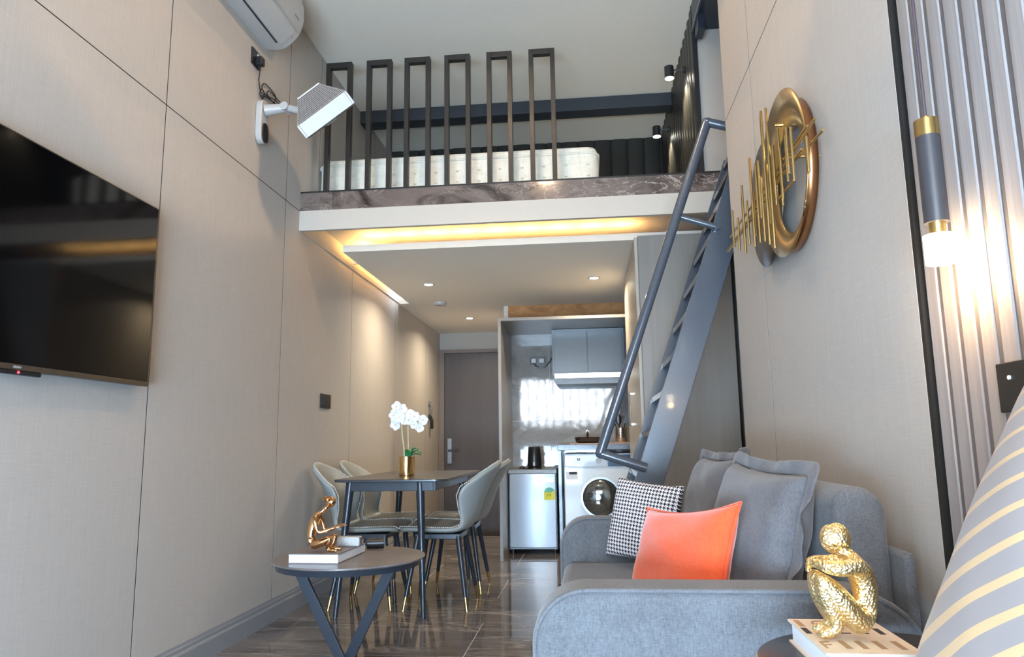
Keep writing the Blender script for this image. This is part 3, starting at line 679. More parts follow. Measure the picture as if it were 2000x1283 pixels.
part(MB().cyl((0.0455, yh, 0.8526), (0.248, yh, 0.785), 0.0215, n=16), 'handrail_bracket', M['ladder'], ld, True)
part(MB().cyl((0.457, yh, 1.935), (0.611, yh, 1.881), 0.0155, n=12), 'handrail_bracket', M['ladder'], ld, True)
part(MB().cyl((0.600, yh, 2.397), (0.762, yh, 2.348), 0.0215, n=16), 'handrail_bracket', M['ladder'], ld, True)
for p in ((0.0455, yh, 0.8526), (0.600, yh, 2.397)):
    part(MB().lathe([(0.0, -0.0235), (0.0165, -0.0165), (0.0235, 0), (0.0165, 0.0165), (0.0, 0.0235)], p, 16), 'elbow', M['ladder'], ld, True)
for zz in (0.79, 1.885, 2.36):
    part(MB().cyl((xl(zz)+0.02, yh-0.01, zz-0.006), (xl(zz)+0.02, 3.352, zz-0.006), 0.012, n=10), 'weld_stub', M['ladder'], ld, True)

# ================================================================= LEFT WALL FITTINGS
tv = thing('television', 'large black flat television on the panelled wall', 'television', (-1.65, 2.0, 1.13))
part(MB().box(-1.672, -1.640, 1.300, 2.553, 1.132, 1.818), 'back_shell', M['plastic_b'], tv, bevel=0.003)
part(MB().box(-1.640, -1.6375, 1.304, 2.549, 1.148, 1.815), 'screen', M['tvscreen'], tv)
part(MB().box(-1.642, -1.6350, 1.298, 2.555, 1.130, 1.147), 'bottom_bezel', M['tvframe'], tv, bevel=0.002)
part(MB().box(-1.642, -1.6365, 1.298, 1.3035, 1.147, 1.819).box(-1.642, -1.6365, 2.5495, 2.555, 1.147, 1.819).box(-1.642, -1.6365, 1.3035, 2.5495, 1.8155, 1.819), 'side_bezel', M['tvframe'], tv)
part(MB().box(-1.655, -1.637, 1.86, 2.02, 1.117, 1.130), 'sensor_bar', M['plastic_b'], tv, bevel=0.004)
part(MB().cyl((-1.640, 1.928, 1.124), (-1.6355, 1.928, 1.124), 0.004, n=12), 'standby_light', M['red_led'], tv)
part(MB().box(-1.686, -1.672, 1.6, 2.2, 1.35, 1.65), 'wall_mount', M['plastic_b'], tv)
text('PRISM+', 0.010, M['plastic_g'], tv, (-1.6345+1.65, 1.905-2.0, 1.135-1.13), (PI/2, 0, PI/2))
# light switch
sw = thing('light_switch', 'black two-gang light switch on the panelled wall', 'light switch', (XL, 4.525, 1.187))
MB().box(0.0, 0.010, -0.085, 0.085, -0.045, 0.045).obj('plate', M['plastic_b'], sw, bevel=0.002)
for yy in (-0.036, 0.036): MB().box(0.010, 0.014, yy-0.030, yy+0.030, -0.032, 0.032).obj('rocker', M['black_metal'], sw, bevel=0.001)
# wall socket by the air conditioner
s2 = thing('fan_socket', 'black wall socket with a plug below the air conditioner', 'socket', (XL, 3.375, 2.915))
MB().box(0.0, 0.008, -0.045, 0.045, -0.045, 0.045).obj('plate', M['plastic_b'], s2, bevel=0.002)
MB().box(0.008, 0.045, -0.012, 0.028, -0.038, 0.008).obj('plug', M['plastic_b'], s2, bevel=0.005)
MB().box(0.008, 0.015, 0.010, 0.030, 0.018, 0.030).obj('rocker', M['plastic_w'], s2)
# entry wall small things
hk = thing('key_rack', 'small dark key rack high on the panelled wall by the door', 'key rack', (XL, 7.61, 1.285))
MB().box(0.0, 0.010, -0.06, 0.06, 0.03, 0.07).obj('rack_plate', M['ink'], hk, bevel=0.002)
for k in range(4): MB().tube([(0.010, -0.045+0.03*k, 0.05), (0.028, -0.045+0.03*k, 0.03), (0.022, -0.045+0.03*k, -0.05), (0.012, -0.045+0.03*k, -0.06)], 0.006, 6).obj('hook', M['ink'], hk, True)
ih = thing('hanging_umbrella_strap', 'black looped strap hanging below the key rack', 'strap', (XL, 7.61, 1.13))
MB().tube([(0.008, -0.03, 0.075), (0.030, -0.035, 0.02), (0.030, -0.01, -0.055), (0.030, 0.02, -0.055), (0.026, 0.045, 0.02), (0.008, 0.05, 0.07)], 0.013, 8).obj('loop', M['plastic_b'], ih, True)
MB().box(0.0, 0.012, -0.045, 0.06, 0.055, 0.085).obj('strap_clip', M['plastic_b'], ih, bevel=0.003)

# air conditioner
ac = thing('air_conditioner', 'white split air conditioner high on the panelled wall', 'air conditioner', (XL, 3.0, 3.04))
Y0, Y1 = 2.66, 3.50
pr = [(XL, 3.040), (-1.625, 3.030), (-1.585, 3.036), (-1.545, 3.062), (-1.510, 3.100), (-1.488, 3.145), (-1.478, 3.20), (-1.482, 3.27), (-1.500, 3.325), (-1.53, 3.34), (XL, 3.34)]
part(MB().prism(pr, Y0, Y1), 'casing', M['plastic_w'], ac, smooth=True)
pl = [(-1.583, 3.033), (-1.543, 3.058), (-1.506, 3.098), (-1.504, 3.101), (-1.545, 3.064), (-1.586, 3.037)]
part(MB().prism([(-1.600, 3.0295), (-1.592, 3.0295), (-1.592, 3.036), (-1.600, 3.036)], Y0+0.03, Y1-0.07), 'outlet_slot', M['plastic_b'], ac)
part(MB().prism(pl, Y0+0.03, Y1-0.05), 'louver', M['plastic_w'], ac, smooth=True)
part(MB().prism([(-1.499, 3.113), (-1.497, 3.112), (-1.4965, 3.116), (-1.4985, 3.117)], Y0, Y1-0.004), 'panel_seam', M['plastic_g'], ac)
text('•∞', 0.014, M['ink'], ac, (-1.523+1.687, Y1-0.048-3.0, 3.078-3.04), (PI/2+0.0, 0.75, PI/2), name='mark')
text('DAIKIN', 0.016, M['ink'], ac, (-1.4825+1.687, Y1-0.11-3.0, 3.155-3.04), (PI/2, 0, PI/2), name='lettering')

# wall fan
fn = thing('wall_fan', 'white square-headed fan tilted on a wall bracket', 'fan', (XL, 3.45, 2.47))
bp = [(0.0, -0.035), (0.0, 0.035)]
pro = rounded(3.405, 3.495, 2.475, 2.715, 0.044, 6)
part(MB().prism(pro, XL, XL+0.035, 'x'), 'wall_base', M['plastic_w'], fn, bevel=0.008)
part(MB().prism(rounded(3.418, 3.482, 2.478, 2.585, 0.03, 5), XL+0.035, XL+0.042, 'x'), 'control_panel', M['plastic_b'], fn, bevel=0.002)
hc = Vector((-1.335, 3.50, 2.635))
n_v = Vector((0.50, 0.50, -0.70)).normalized()
a_v = Vector((0.80, 0.0, 0.60)); a_v = (a_v - n_v*a_v.dot(n_v)).normalized(); b_v = n_v.cross(a_v).normalized()
H = 0.155; T = 0.036
part(MB().cyl((XL+0.035, 3.45, 2.66), (-1.545, 3.462, 2.672), 0.032, 0.022, n=16), 'bracket_arm', M['plastic_w'], fn, True)
back = hc - n_v*0.085 - a_v*0.085
part(MB().cyl((-1.540, 3.463, 2.672), tuple(back), 0.018, 0.022, n=14).cyl((-1.545, 3.43, 2.672), (-1.545, 3.495, 2.672), 0.022, n=16), 'pivot', M['plastic_g'], fn, True)
rim = MB()
for s1 in (-1, 1):
    rim.obox(hc + a_v*s1*(H-0.006), n_v, b_v, a_v, T, H, 0.006)
    rim.obox(hc + b_v*s1*(H-0.006), n_v, a_v, b_v, T, H-0.012, 0.006)
part(rim, 'rim', M['plastic_w'], fn, bevel=0.002)
slm = MB(); K = 15; H2 = 0.070
def corner(sa, sb, f): # f 0 at rim back, 1 at grill back
    h = H + (H2-H)*f; return hc - n_v*(T + 0.105*f) + a_v*sa*h*0.985 + b_v*sb*h*0.985
for k in range(K):
    f = k/(K-1)
    if k == 0: f = 0.01
    ring = [corner(1,1,f), corner(-1,1,f), corner(-1,-1,f), corner(1,-1,f)]
    pts = []
    for i in range(4):
        p, q = ring[i], ring[(i+1) % 4]
        for j in range(6): pts.append(p.lerp(q, j/6))
    slm.tube(pts, 0.0021, 5, True)
part(slm, 'grill_wires', simple('grill_grey', (0.38, 0.34, 0.31, 1), 0.5), fn, kind='stuff')
part(MB().add([corner(a_, b_, f_)-(n_v*0) + (hc - n_v*(T+0.05) - corner(a_, b_, f_))*0.05 for f_ in (0, 1) for a_, b_ in ((1,1),(-1,1),(-1,-1),(1,-1))], [(0,1,5,4),(1,2,6,5),(2,3,7,6),(3,0,4,7)]), 'inner_shade_sheet', simple('fan_inside_shade', (0.10, 0.09, 0.085, 1), 0.6), fn)  # dark sheet added inside the grill, paints the shade between the wires
ribs = MB()
for sa, sb, ta, tb in ((1,1,-1,1), (-1,1,-1,-1), (-1,-1,1,-1), (1,-1,1,1)):
    for j in range(10):
        u = j/10; p = corner(sa, sb, 0).lerp(corner(ta, tb, 0), u); q = corner(sa, sb, 1).lerp(corner(ta, tb, 1), u)
        ribs.tube([p, q], 0.0014, 4)
part(ribs, 'grill_ribs', simple('grill_rib_grey', (0.30, 0.27, 0.25, 1), 0.5), fn, kind='stuff')
part(MB().obox(hc - n_v*(T+0.109), a_v, b_v, n_v, H2, H2, 0.004), 'back_plate', M['plastic_w'], fn, bevel=0.002)
part(MB().cyl(hc - n_v*(T+0.100), hc - n_v*0.005, 0.045, 0.03, n=20), 'motor', M['plastic_g'], fn, True)
for k in range(5):
    a = 2*PI*k/5; dr_ = a_v*math.cos(a)+b_v*math.sin(a); tn = n_v.cross(dr_)
    part(MB().obox(hc - n_v*0.015 + dr_*0.085, dr_, (tn*0.85+n_v*0.5).normalized(), (n_v*0.85-tn*0.5).normalized(), 0.055, 0.032, 0.0015), 'blade', M['plastic_g'], fn)
gf = MB()
for k in range(22): gf.tube([hc + n_v*T + a_v*(-0.145+0.0138*k) - b_v*0.148, hc + n_v*T + a_v*(-0.145+0.0138*k) + b_v*0.148], 0.0012, 4)
part(gf, 'front_grill', M['plastic_g'], fn, kind='stuff')
part(MB().obox(hc + n_v*(T+0.004) , a_v, b_v, n_v, 0.030, 0.030, 0.004), 'front_hub', M['plastic_w'], fn)
# fan cord
def curl(cx, cy, cz, ry, rz_, n=14, x=XL+0.012): return [(x+0.003*math.sin(3*2*PI*i/n), cy+ry*math.cos(2*PI*i/n), cz+rz_*math.sin(2*PI*i/n)) for i in range(n+1)]
cp = [(XL+0.03, 3.385, 2.88), (XL+0.025, 3.388, 2.85), (XL+0.014, 3.40, 2.81), (XL+0.012, 3.42, 2.775), (XL+0.012, 3.435, 2.755)]
cp += curl(0, 3.53, 2.800, 0.085, 0.034) + curl(0, 3.61, 2.795, 0.105, 0.024)[::-1] + curl(0, 3.45, 2.755, 0.022, 0.028) + [(XL+0.012, 3.44, 2.74), (XL+0.02, 3.445, 2.70)]
part(MB().tube(cp, 0.0032, 6), 'power_cord', M['plastic_b'], fn, True)

# ================================================================= DINING
dt = thing('dining_table', 'black dining table with rounded corners and tapered legs', 'dining table', (-1.08, 4.4, 0))
part(MB().prism(rounded(-1.385, -0.760, 3.835, 5.12, 0.07), 0.7075, 0.722, 'z'), 'tabletop', M['table_black'], dt, bevel=0.004)
part(MB().box(-1.315, -0.850, 3.935, 3.955, 0.655, 0.707).box(-1.315, -0.850, 5.02, 5.04, 0.655, 0.707).box(-1.325, -1.305, 3.955, 5.02, 0.655, 0.707).box(-0.860, -0.840, 3.955, 5.02, 0.655, 0.707), 'apron', M['table_metal'], dt, bevel=0.002)
for tx, ty, bx, by in ((-1.315, 3.955, -1.370, 3.912), (-0.925, 3.955, -0.893, 3.912), (-1.315, 5.03, -1.365, 5.06), (-0.890, 5.03, -0.845, 5.06)):
    part(MB().cyl((bx, by, 0.0), (tx, ty, 0.707), 0.0125, 0.024, n=20), 'leg', M['table_metal'], dt, True)
# chair
def make_chair():
    t_ = thing('dining_chair', 'x', 'dining chair', (0, 0, 0))
    path = [(-0.205, 0.412, 0.165, 0), (-0.192, 0.428, 0.200, 0), (-0.12, 0.430, 0.222, 0), (0.0, 0.425, 0.226, 0.0), (0.10, 0.422, 0.215, 0.0),
            (0.165, 0.436, 0.195, 0.02), (0.195, 0.480, 0.180, 0.045), (0.220, 0.550, 0.196, 0.085), (0.245, 0.615, 0.222, 0.115), (0.268, 0.665, 0.228, 0.115),
            (0.292, 0.712, 0.208, 0.088), (0.316, 0.755, 0.175, 0.055), (0.336, 0.788, 0.125, 0.025), (0.343, 0.800, 0.080, 0.01)]
    rows = []; NU = 8
    for i, (px, pz, hw, wr_) in enumerate(path):
        row = []
        for j in range(NU+1):
            u = -1+2*j/NU
            dx = -wr_*abs(u)**2.2; dz = 0.0
            if i < 6: dz = 0.012*abs(u)**3
            if i > 9: dz = -0.015*abs(u)**2
            row.append((px+dx, hw*u, pz+dz))
        rows.append(row)
    sh = MB().grid(rows).obj('seat_shell', M['chair_leather'], t_)
    so = sh.modifiers.new('solid', 'SOLIDIFY'); so.thickness = 0.030; so.offset = 0
    subsurf(sh, 2)
    edge = [rows[i][0] for i in range(len(rows))] + rows[-1][1:-1] + [rows[i][NU] for i in range(len(rows)-1, -1, -1)] + rows[0][1:-1][::-1]
    def shrink(p):
        return (p[0]-0.006, p[1]*0.985, p[2]+0.014 if p[2] < 0.46 else p[2]+0.006)
    pts = []
    E_ = [Vector(shrink(p)) for p in edge]
    for i in range(len(E_)):
        p, q = E_[i], E_[(i+1) % len(E_)]
        n = max(1, int((q-p).length/0.011))
        for j in range(n): pts.append(p.lerp(q, j/n))
    sb_ = MB()
    for i in range(0, len(pts)-1, 1):
        p = pts[i]; q = pts[i+1]; sb_.cyl(p, p+(q-p)*0.6, 0.0026, n=5)
    sb_.obj('stitching', M['stitch'], t_, kind='stuff')
    MB().box(-0.13, 0.13, -0.13, 0.13, 0.375, 0.405).obj('seat_base', M['table_metal'], t_, bevel=0.004)
    for sx, sy in ((-1, -1), (-1, 1), (1, -1), (1, 1)):
        top = Vector((sx*0.115, sy*0.115, 0.390)); bot = Vector((sx*0.178, sy*0.195, 0.0)); k = bot.lerp(top, 0.19)
        lg = MB().cyl(k, top, 0.0115, 0.0175, n=14).obj('leg', M['table_metal'], t_, True)
        MB().cyl(bot, k, 0.0080, 0.0110, n=14).obj('leg_tip', M['brass'], lg, True)
    return t_
c0 = make_chair()
chairs = [((-0.868, 4.275, 0), 0.0, 'grey leather chair on the kitchen side, nearer the round coffee table'),
          ((-0.860, 4.740, 0), 0.0, 'grey leather chair on the kitchen side, half hidden behind its neighbour'),
          ((-1.295, 4.280, 0), PI, 'grey leather chair on the panelled wall side, nearer the coffee table'),
          ((-1.295, 4.745, 0), PI, 'grey leather chair on the panelled wall side, tucked in nearer the door')]
for i, (l_, rz, lab) in enumerate(chairs):
    o = c0 if i == 0 else copy_tree(c0)
    o.location = l_; o.rotation_euler = (0, 0, rz); o['label'] = lab; o['group'] = 'chairs around the dining table'
# orchid
oc_ = thing('potted_orchid', 'white orchid in a shiny gold pot on the dining table', 'orchid', (-1.080, 4.27, 0.722))
MB().lathe([(0.0, 0.0), (0.042, 0.0), (0.045, 0.003), (0.046, 0.112), (0.043, 0.112), (0.042, 0.095), (0.0, 0.095)], n=36).obj('pot', M['gold'], oc_, True)
st1 = [(-0.012, 0.0, 0.095), (-0.018, 0.0, 0.16), (-0.030, 0.0, 0.25), (-0.034, 0.0, 0.32), (-0.048, 0.0, 0.385)]
st2 = [(0.010, 0.0, 0.095), (0.008, 0.0, 0.20), (0.006, 0.0, 0.29), (0.020, 0.0, 0.345), (0.060, 0.0, 0.352), (0.092, 0.0, 0.330)]
MB().tube(st1, 0.0040, 8).obj('stem', M['stem'], oc_, True); MB().tube(st2, 0.0036, 8).obj('stem', M['stem'], oc_, True)
def blossom(c, s_, n_dir, roll):
    nd = Vector(n_dir).normalized(); a = nd.orthogonal().normalized(); b = nd.cross(a); mb = MB()
    for k in range(5):
        t_ = roll+2*PI*k/5; d = a*math.cos(t_)+b*math.sin(t_); e = nd.cross(d); wdt = 0.80 if k % 2 else 0.62
        rows = []
        for i in range(5):
            f = i/4; ww = s_*wdt*math.sin(PI*min(1, f*0.85+0.10))**0.8
            rows.append([Vector(c)+d*s_*f+e*ww*(j-1)+nd*(s_*0.28*f*f-0.06*s_*abs(j-1)) for j in range(3)])
        mb.grid(rows)
    o = mb.obj('blossom', M['petal'], oc_, True); so = o.modifiers.new('solid', 'SOLIDIFY'); so.thickness = 0.0015; subsurf(o, 1)
    mc = MB().lathe([(0.0, -0.004), (0.004, 0.0), (0.0, 0.005)], tuple(Vector(c)+nd*0.004), 8).obj('blossom_core', M['petal_core'], o, True)
for c, s_, nd, rl_ in (((-0.062, -0.010, 0.405), 0.036, (-0.4, -1, 0.3), 0.2), ((-0.030, -0.012, 0.392), 0.034, (0.4, -1, 0.3), 0.9), ((-0.078, -0.012, 0.355), 0.036, (-0.5, -1, 0), 0.5),
                  ((-0.040, -0.020, 0.345), 0.036, (0.1, -1, -0.1), 0.1), ((-0.068, -0.010, 0.300), 0.034, (-0.2, -1, -0.3), 0.7), ((-0.012, -0.012, 0.330), 0.034, (0.4, -1, 0), 0.3),
                  ((0.022, -0.010, 0.360), 0.032, (-0.2, -1, 0.3), 0.4), ((0.050, -0.014, 0.345), 0.032, (0.3, -1, 0.2), 0.8), ((0.045, -0.012, 0.300), 0.028, (0.0, -1, -0.3), 0.2),
                  ((0.078, -0.010, 0.280), 0.028, (0.2, -1, -0.3), 0.6), ((0.098, -0.012, 0.325), 0.032, (0.5, -1, 0.1), 0.0), ((0.012, -0.008, 0.325), 0.026, (0, -1, 0), 0.9)):
    blossom(c, s_, nd, rl_)
for ang, ln, lift in ((-0.3, 0.10, 0.05), (0.35, 0.085, 0.03), (-1.0, 0.07, 0.055), (0.0, 0.075, 0.065)):
    rows = []; d = Vector((math.cos(ang), math.sin(ang), 0)); e = Vector((-d.y, d.x, 0))
    for i in range(7):
        f = i/6; wdt = 0.022*math.sin(PI*(0.12+0.86*f)); z_ = 0.095+lift*math.sin(PI*f*0.75)
        rows.append([d*ln*f+e*wdt*(j-1)+Vector((0, 0, z_+0.006*abs(j-1))) for j in range(3)])
    o = MB().grid(rows).obj('leaf', M['leaf'], oc_, True); so = o.modifiers.new('solid', 'SOLIDIFY'); so.thickness = 0.0018

# ================================================================= COFFEE TABLE
cx, cy, cz = -0.981, 2.955, 0.460
cf = thing('coffee_table', 'round coffee table with a grey-brown stone top and crossed dark legs', 'coffee table', (cx, cy, 0))
MB().lathe([(0.0, cz-0.012), (0.296, cz-0.012), (0.305, cz-0.006), (0.305, cz-0.002), (0.303, cz), (0.0, cz)], n=72).obj('tabletop', M['stone'], cf, True)
MB().lathe([(0.268, cz-0.034), (0.284, cz-0.034), (0.290, cz-0.0125), (0.268, cz-0.0125)], n=64).obj('rim', M['table_metal'], cf, True)
for s_ in (-1, 1):
    p0 = Vector((s_*0.188, -0.060*1, cz-0.03)); p1 = Vector((-s_*0.018, -0.02, 0.012)); d = (p1-p0); L_ = d.length; d.normalize()
    yv = Vector((0, 1, 0)); w_ = d.cross(yv).normalized(); yv = w_.cross(d).normalized()
    MB().obox((p0+p1)/2+Vector((0, 0.012*s_, 0)), d, w_, yv, L_/2, 0.020, 0.009).obj('leg', M['table_metal'], cf, bevel=0.0015)
    p0 = Vector((s_*0.150, 0.150, cz-0.03)); p1 = Vector((-s_*0.040, 0.03, 0.012)); d = (p1-p0); L_ = d.length; d.normalize()
MB().lathe([(0.0, 0.0), (0.17, 0.0), (0.17, 0.010), (0.165, 0.014), (0.0, 0.014)], n=48).obj('base_plate', M['table_metal'], cf, True)
bk = thing('white_book', 'thick book with white page edges under the copper-gold figurine', 'book', (-1.055, 2.92, cz))
MB().box(-0.098, 0.098, -0.155, 0.155, 0.003, 0.033).obj('pages', M['paper'], bk, bevel=0.001)
MB().box(-0.100, 0.100, -0.157, 0.157, 0.033, 0.0365).box(-0.100, 0.100, -0.157, 0.157, 0.0, 0.003).obj('cover', M['cover_grey'], bk)
bk.rotation_euler.z = -0.03
wcse = thing('white_box', 'small ribbed white box lying behind the copper-gold figurine', 'box', (-0.985, 2.985, cz+0.0367))
MB().box(-0.052, 0.040, -0.022, 0.022, 0.0, 0.038).obj('box_body', M['plastic_w'], wcse, bevel=0.005)
for k in range(8): MB().box(-0.045+0.010*k, -0.041+0.010*k, -0.0232, -0.0215, 0.004, 0.034).obj('rib', M['plastic_w'], wcse)
MB().box(0.0395, 0.0415, -0.017, 0.017, 0.005, 0.033).obj('end_cap', M['ink'], wcse)
rm = thing('black_pouch', 'rolled black pouch at the far end of the white-edged book', 'pouch', (-0.925, 3.17, cz))
MB().cyl((-0.05, 0.0, 0.022), (0.02, 0.02, 0.022), 0.0215, n=20).obj('pouch_roll', M['plastic_b'], rm, True)
MB().tube([(0.022*math.cos(2*PI*i/14)-0.01, 0.008+0.0235*math.sin(2*PI*i/14)*0+0.0, 0.022+0.0225*math.sin(2*PI*i/14)) for i in range(14)], 0.002, 6, True).obj('strap', M['black'], rm, True)

# figurines: one skinned surface each
def skin_figure(name, verts, edges, radii, mat, root=0, lv=2):
    me = bpy.data.meshes.new(name); me.from_pydata([tuple(v) for v in verts], edges, [])
    me.materials.append(mat)
    o = bpy.data.objects.new(name, me); C.objects.link(o)
    sk = o.modifiers.new('skin', 'SKIN'); sk.use_smooth_shade = True; sk.branch_smoothing = 0.6
    for i, v in enumerate(me.skin_vertices[0].data):
        r = radii[i]; v.radius = (r, r) if not isinstance(r, tuple) else r; v.use_root = (i == root)
    s_ = o.modifiers.new('subdivision', 'SUBSURF'); s_.levels = lv; s_.render_levels = lv
    return o
def figure(parent, J, mat, hands=True):
    """J: ordered dict name -> (pos, radius, parent name)"""
    names = list(J); idx = {n: i for i, n in enumerate(names)}
    vs = [J[n][0] for n in names]; rs = [J[n][1] for n in names]
    es = [(idx[J[n][2]], idx[n]) for n in names if J[n][2]]
    o = skin_figure('figure_body', vs, es, rs, mat); o.parent = parent; return o
def fingers(J, hand, base, tip_dir, side, L_, r, curl_=(0, 0, -0.3)):
    td = Vector(tip_dir).normalized(); sd = Vector(side).normalized(); b = Vector(base); cu_ = Vector(curl_)
    for k, f in enumerate((0.85, 1.0, 0.95, 0.75)):
        a = b + sd*r*2.4*(k-1.5) + td*L_*0.35; m = a + td*L_*0.45*f; e = m + (td+cu_)*L_*0.35*f
        J[hand+'_f%da' % k] = (a, r, hand); J[hand+'_f%db' % k] = (m, r*0.95, hand+'_f%da' % k); J[hand+'_f%dc' % k] = (e, r*0.8, hand+'_f%db' % k)
    a = b - sd*r*4.6 + td*L_*0.15; J[hand+'_ta'] = (a, r*1.05, hand); J[hand+'_tb'] = (a - sd*r*0.8 + td*L_*0.35, r*0.85, hand+'_ta')

# seated reader (polished copper-gold), facing +x, local origin on the book top
rd = thing('reading_figurine', 'shiny copper-gold figurine of a crouching person holding an open book', 'figurine', (-1.035, 2.83, cz+0.0367))
S = 1.0
J = {}
J['pelvis'] = ((-0.052, 0, 0.026), 0.026, None)
J['waist'] = ((-0.062, 0, 0.060), 0.021, 'pelvis')
J['chest'] = ((-0.052, 0, 0.108), 0.024, 'waist')
J['upper'] = ((-0.034, 0, 0.138), 0.019, 'chest')
J['neck'] = ((-0.012, 0, 0.158), 0.0085, 'upper')
J['neck2'] = ((0.003, 0, 0.170), 0.009, 'neck')
for s_ in (-1, 1):
    k = 'l' if s_ < 0 else 'r'
    J[k+'hip'] = ((-0.045, s_*0.020, 0.024), 0.020, 'pelvis')
    J[k+'thigh'] = ((-0.010, s_*0.030, 0.036), 0.0165, k+'hip')
    J[k+'knee'] = ((0.030, s_*0.030, 0.056), 0.012, k+'thigh')
    J[k+'calf'] = ((0.020, s_*0.026, 0.030), 0.0125, k+'knee')
    J[k+'ankle'] = ((0.014, s_*0.022, 0.010), 0.0075, k+'calf')
    J[k+'foot'] = ((0.036, s_*0.024, 0.007), 0.0075, k+'ankle')
    J[k+'toe'] = ((0.056, s_*0.026, 0.005), 0.005, k+'foot')
    J[k+'sh'] = ((-0.036, s_*0.032, 0.132), 0.0125, 'upper')
    J[k+'uarm'] = ((-0.030, s_*0.038, 0.104), 0.0105, k+'sh')
    J[k+'elb'] = ((-0.018, s_*0.036, 0.074), 0.0085, k+'uarm')
    J[k+'farm'] = ((0.014, s_*0.030, 0.082), 0.0080, k+'elb')
    J[k+'wri'] = ((0.036, s_*0.024, 0.090), 0.0052, k+'farm')
    J[k+'hand'] = ((0.044, s_*0.022, 0.092), 0.0062, k+'wri')
    fingers(J, k+'hand', (0.044, s_*0.022, 0.093), (1, -0.3*s_, 0.1), (0, 1, 0), 0.020, 0.0020, (0, 0, 0.5))
figure(rd, J, M['rose_gold'])
def head(parent, c, fwd, upv, R_, mat, bun=True, name='head'):
    f = Vector(fwd).normalized(); u = (Vector(upv)-f*Vector(upv).dot(f)).normalized(); s_ = f.cross(u)
    mb = MB(); rows = []; NR, NC = 15, 20
    for i in range(NR+1):
        th = PI*i/NR; row = []
        for j in range(NC):
            ph = 2*PI*j/NC; x_ = math.sin(th)*math.cos(ph); y_ = math.sin(th)*math.sin(ph); z_ = math.cos(th)
            rx = 0.98; 
            zz = z_*1.18
            if z_ < 0: x_ *= 0.90+0.05*z_; y_ *= 1+0.30*z_
            if x_ > 0.5:  # face
                nose = math.exp(-((y_/0.13)**2))*math.exp(-(((z_+0.15)/0.20)**2))*0.26
                brow = 0.05*math.exp(-(((z_-0.18)/0.10)**2))
                eye = -0.10*(math.exp(-(((abs(y_)-0.32)/0.14)**2)))*math.exp(-(((z_-0.02)/0.10)**2))
                lips = 0.08*math.exp(-((y_/0.24)**2))*math.exp(-(((z_+0.50)/0.08)**2))
                chin = 0.08*math.exp(-((y_/0.25)**2))*math.exp(-(((z_+0.80)/0.12)**2))
                x_ += nose+brow+eye+lips+chin
            y_ *= 0.82
            row.append(Vector(c)+f*x_*R_+s_*y_*R_+u*zz*R_)
        rows.append(row)
    mb.grid(rows, closed_u=True)
    o = mb.obj(name, mat, parent, True); subsurf(o, 1)
    for sg in (-1, 1):
        e = Vector(c)+s_*sg*R_*0.80-f*R_*0.05
        MB().lathe([(0.0, -R_*0.10), (R_*0.16, -R_*0.06), (R_*0.20, R_*0.0), (R_*0.13, R_*0.10), (0, R_*0.10)], (0, 0, 0), 10).obj('ear', mat, o, True).matrix_basis = Matrix.Translation(e) @ Matrix.Rotation(PI/2*sg, 4, 'X') @ Matrix.Scale(1.4, 4, (0, 1, 0))
    return o
hd_ = head(rd, (0.016, 0, 0.186), (0.72, 0, -0.70), (0.70, 0, 0.72), 0.0185, M['rose_gold'])
mb = MB(); mb.lathe([(0.0, -0.012), (0.009, -0.008), (0.012, 0), (0.009, 0.008), (0, 0.012)], (-0.006, 0, 0.200), 14)
for i in range(7):
    a = -0.9+1.8*i/6; p = Vector((0.016, 0, 0.186))
    mb.tube([p+Vector((0.012*math.cos(t_), 0.0165*math.sin(a), 0.0)).normalized()*0 + Vector((0.7*0.0200*math.cos(t_)-0.0, 0.0170*math.sin(a)*math.cos(t_-0.6), 0.0215*math.sin(t_))) for t_ in [0.3+0.28*q for q in range(8)]], 0.0026, 6)
mb.obj('hair', M['rose_gold'], rd, True)
mb = MB().obox((0.056, -0.013, 0.098), (1, 0, 0.15), (0, 1, 0.35), (0, -0.35, 1), 0.019, 0.014, 0.0015).obox((0.056, 0.013, 0.098), (1, 0, 0.15), (0, 1, -0.35), (0, 0.35, 1), 0.019, 0.014, 0.0015)
mb.obj('open_book', M['rose_gold'], rd, bevel=0.0006)

# ================================================================= SOFA
so_ = thing('sofa', 'blue-grey fabric two-seat sofa against the right wall', 'sofa', (0.25, 2.1, 0))
def armpoly(x0, x1, z0, z1, r, r2=0.06, n=8):
    pts = [(x0, z0)]
    for i in range(n+1): a = PI-PI/2*i/n; pts.append((x0+r+r*math.cos(a), z1-r+r*math.sin(a)))
    for i in range(n+1): a = PI/2-PI/2*i/n; pts.append((x1-r2+r2*math.cos(a), z1-r2*1.0+r2*math.sin(a)))
    pts.append((x1, z0)); return pts
for y0, y1 in ((1.410, 1.545), (2.715, 2.850)):
    part(MB().prism(armpoly(-0.118, 0.598, 0.05, 0.630, 0.10, 0.14), y0, y1), 'armrest', M['sofa'], so_, bevel=0.022)
    pts = armpoly(-0.112, 0.590, 0.08, 0.628, 0.10, 0.14)
    part(MB().tube([(a, y0+0.006, b) for a, b in pts], 0.0045, 6), 'piping', M['sofa'], so_, True)
part(MB().box(-0.085, 0.60, 1.547, 2.713, 0.07, 0.30), 'base', M['sofa'], so_, bevel=0.01)
o = part(MB().box(-0.105, 0.480, 1.549, 2.711, 0.302, 0.480), 'seat_cushion', M['sofa_seat'], so_, bevel=0.035); o.modifiers['bevel'].segments = 4
bp_ = [(0.482, 0.30)] + [(0.482+0.04+0.04*math.cos(a), 0.76+0.045*math.sin(a)) for a in [PI-PI/2*i/6 for i in range(7)]] + [(0.530+0.055*math.cos(a), 0.75+0.055*math.sin(a)) for a in [PI/2-PI/2*i/6 for i in range(7)]] + [(0.585, 0.30)]
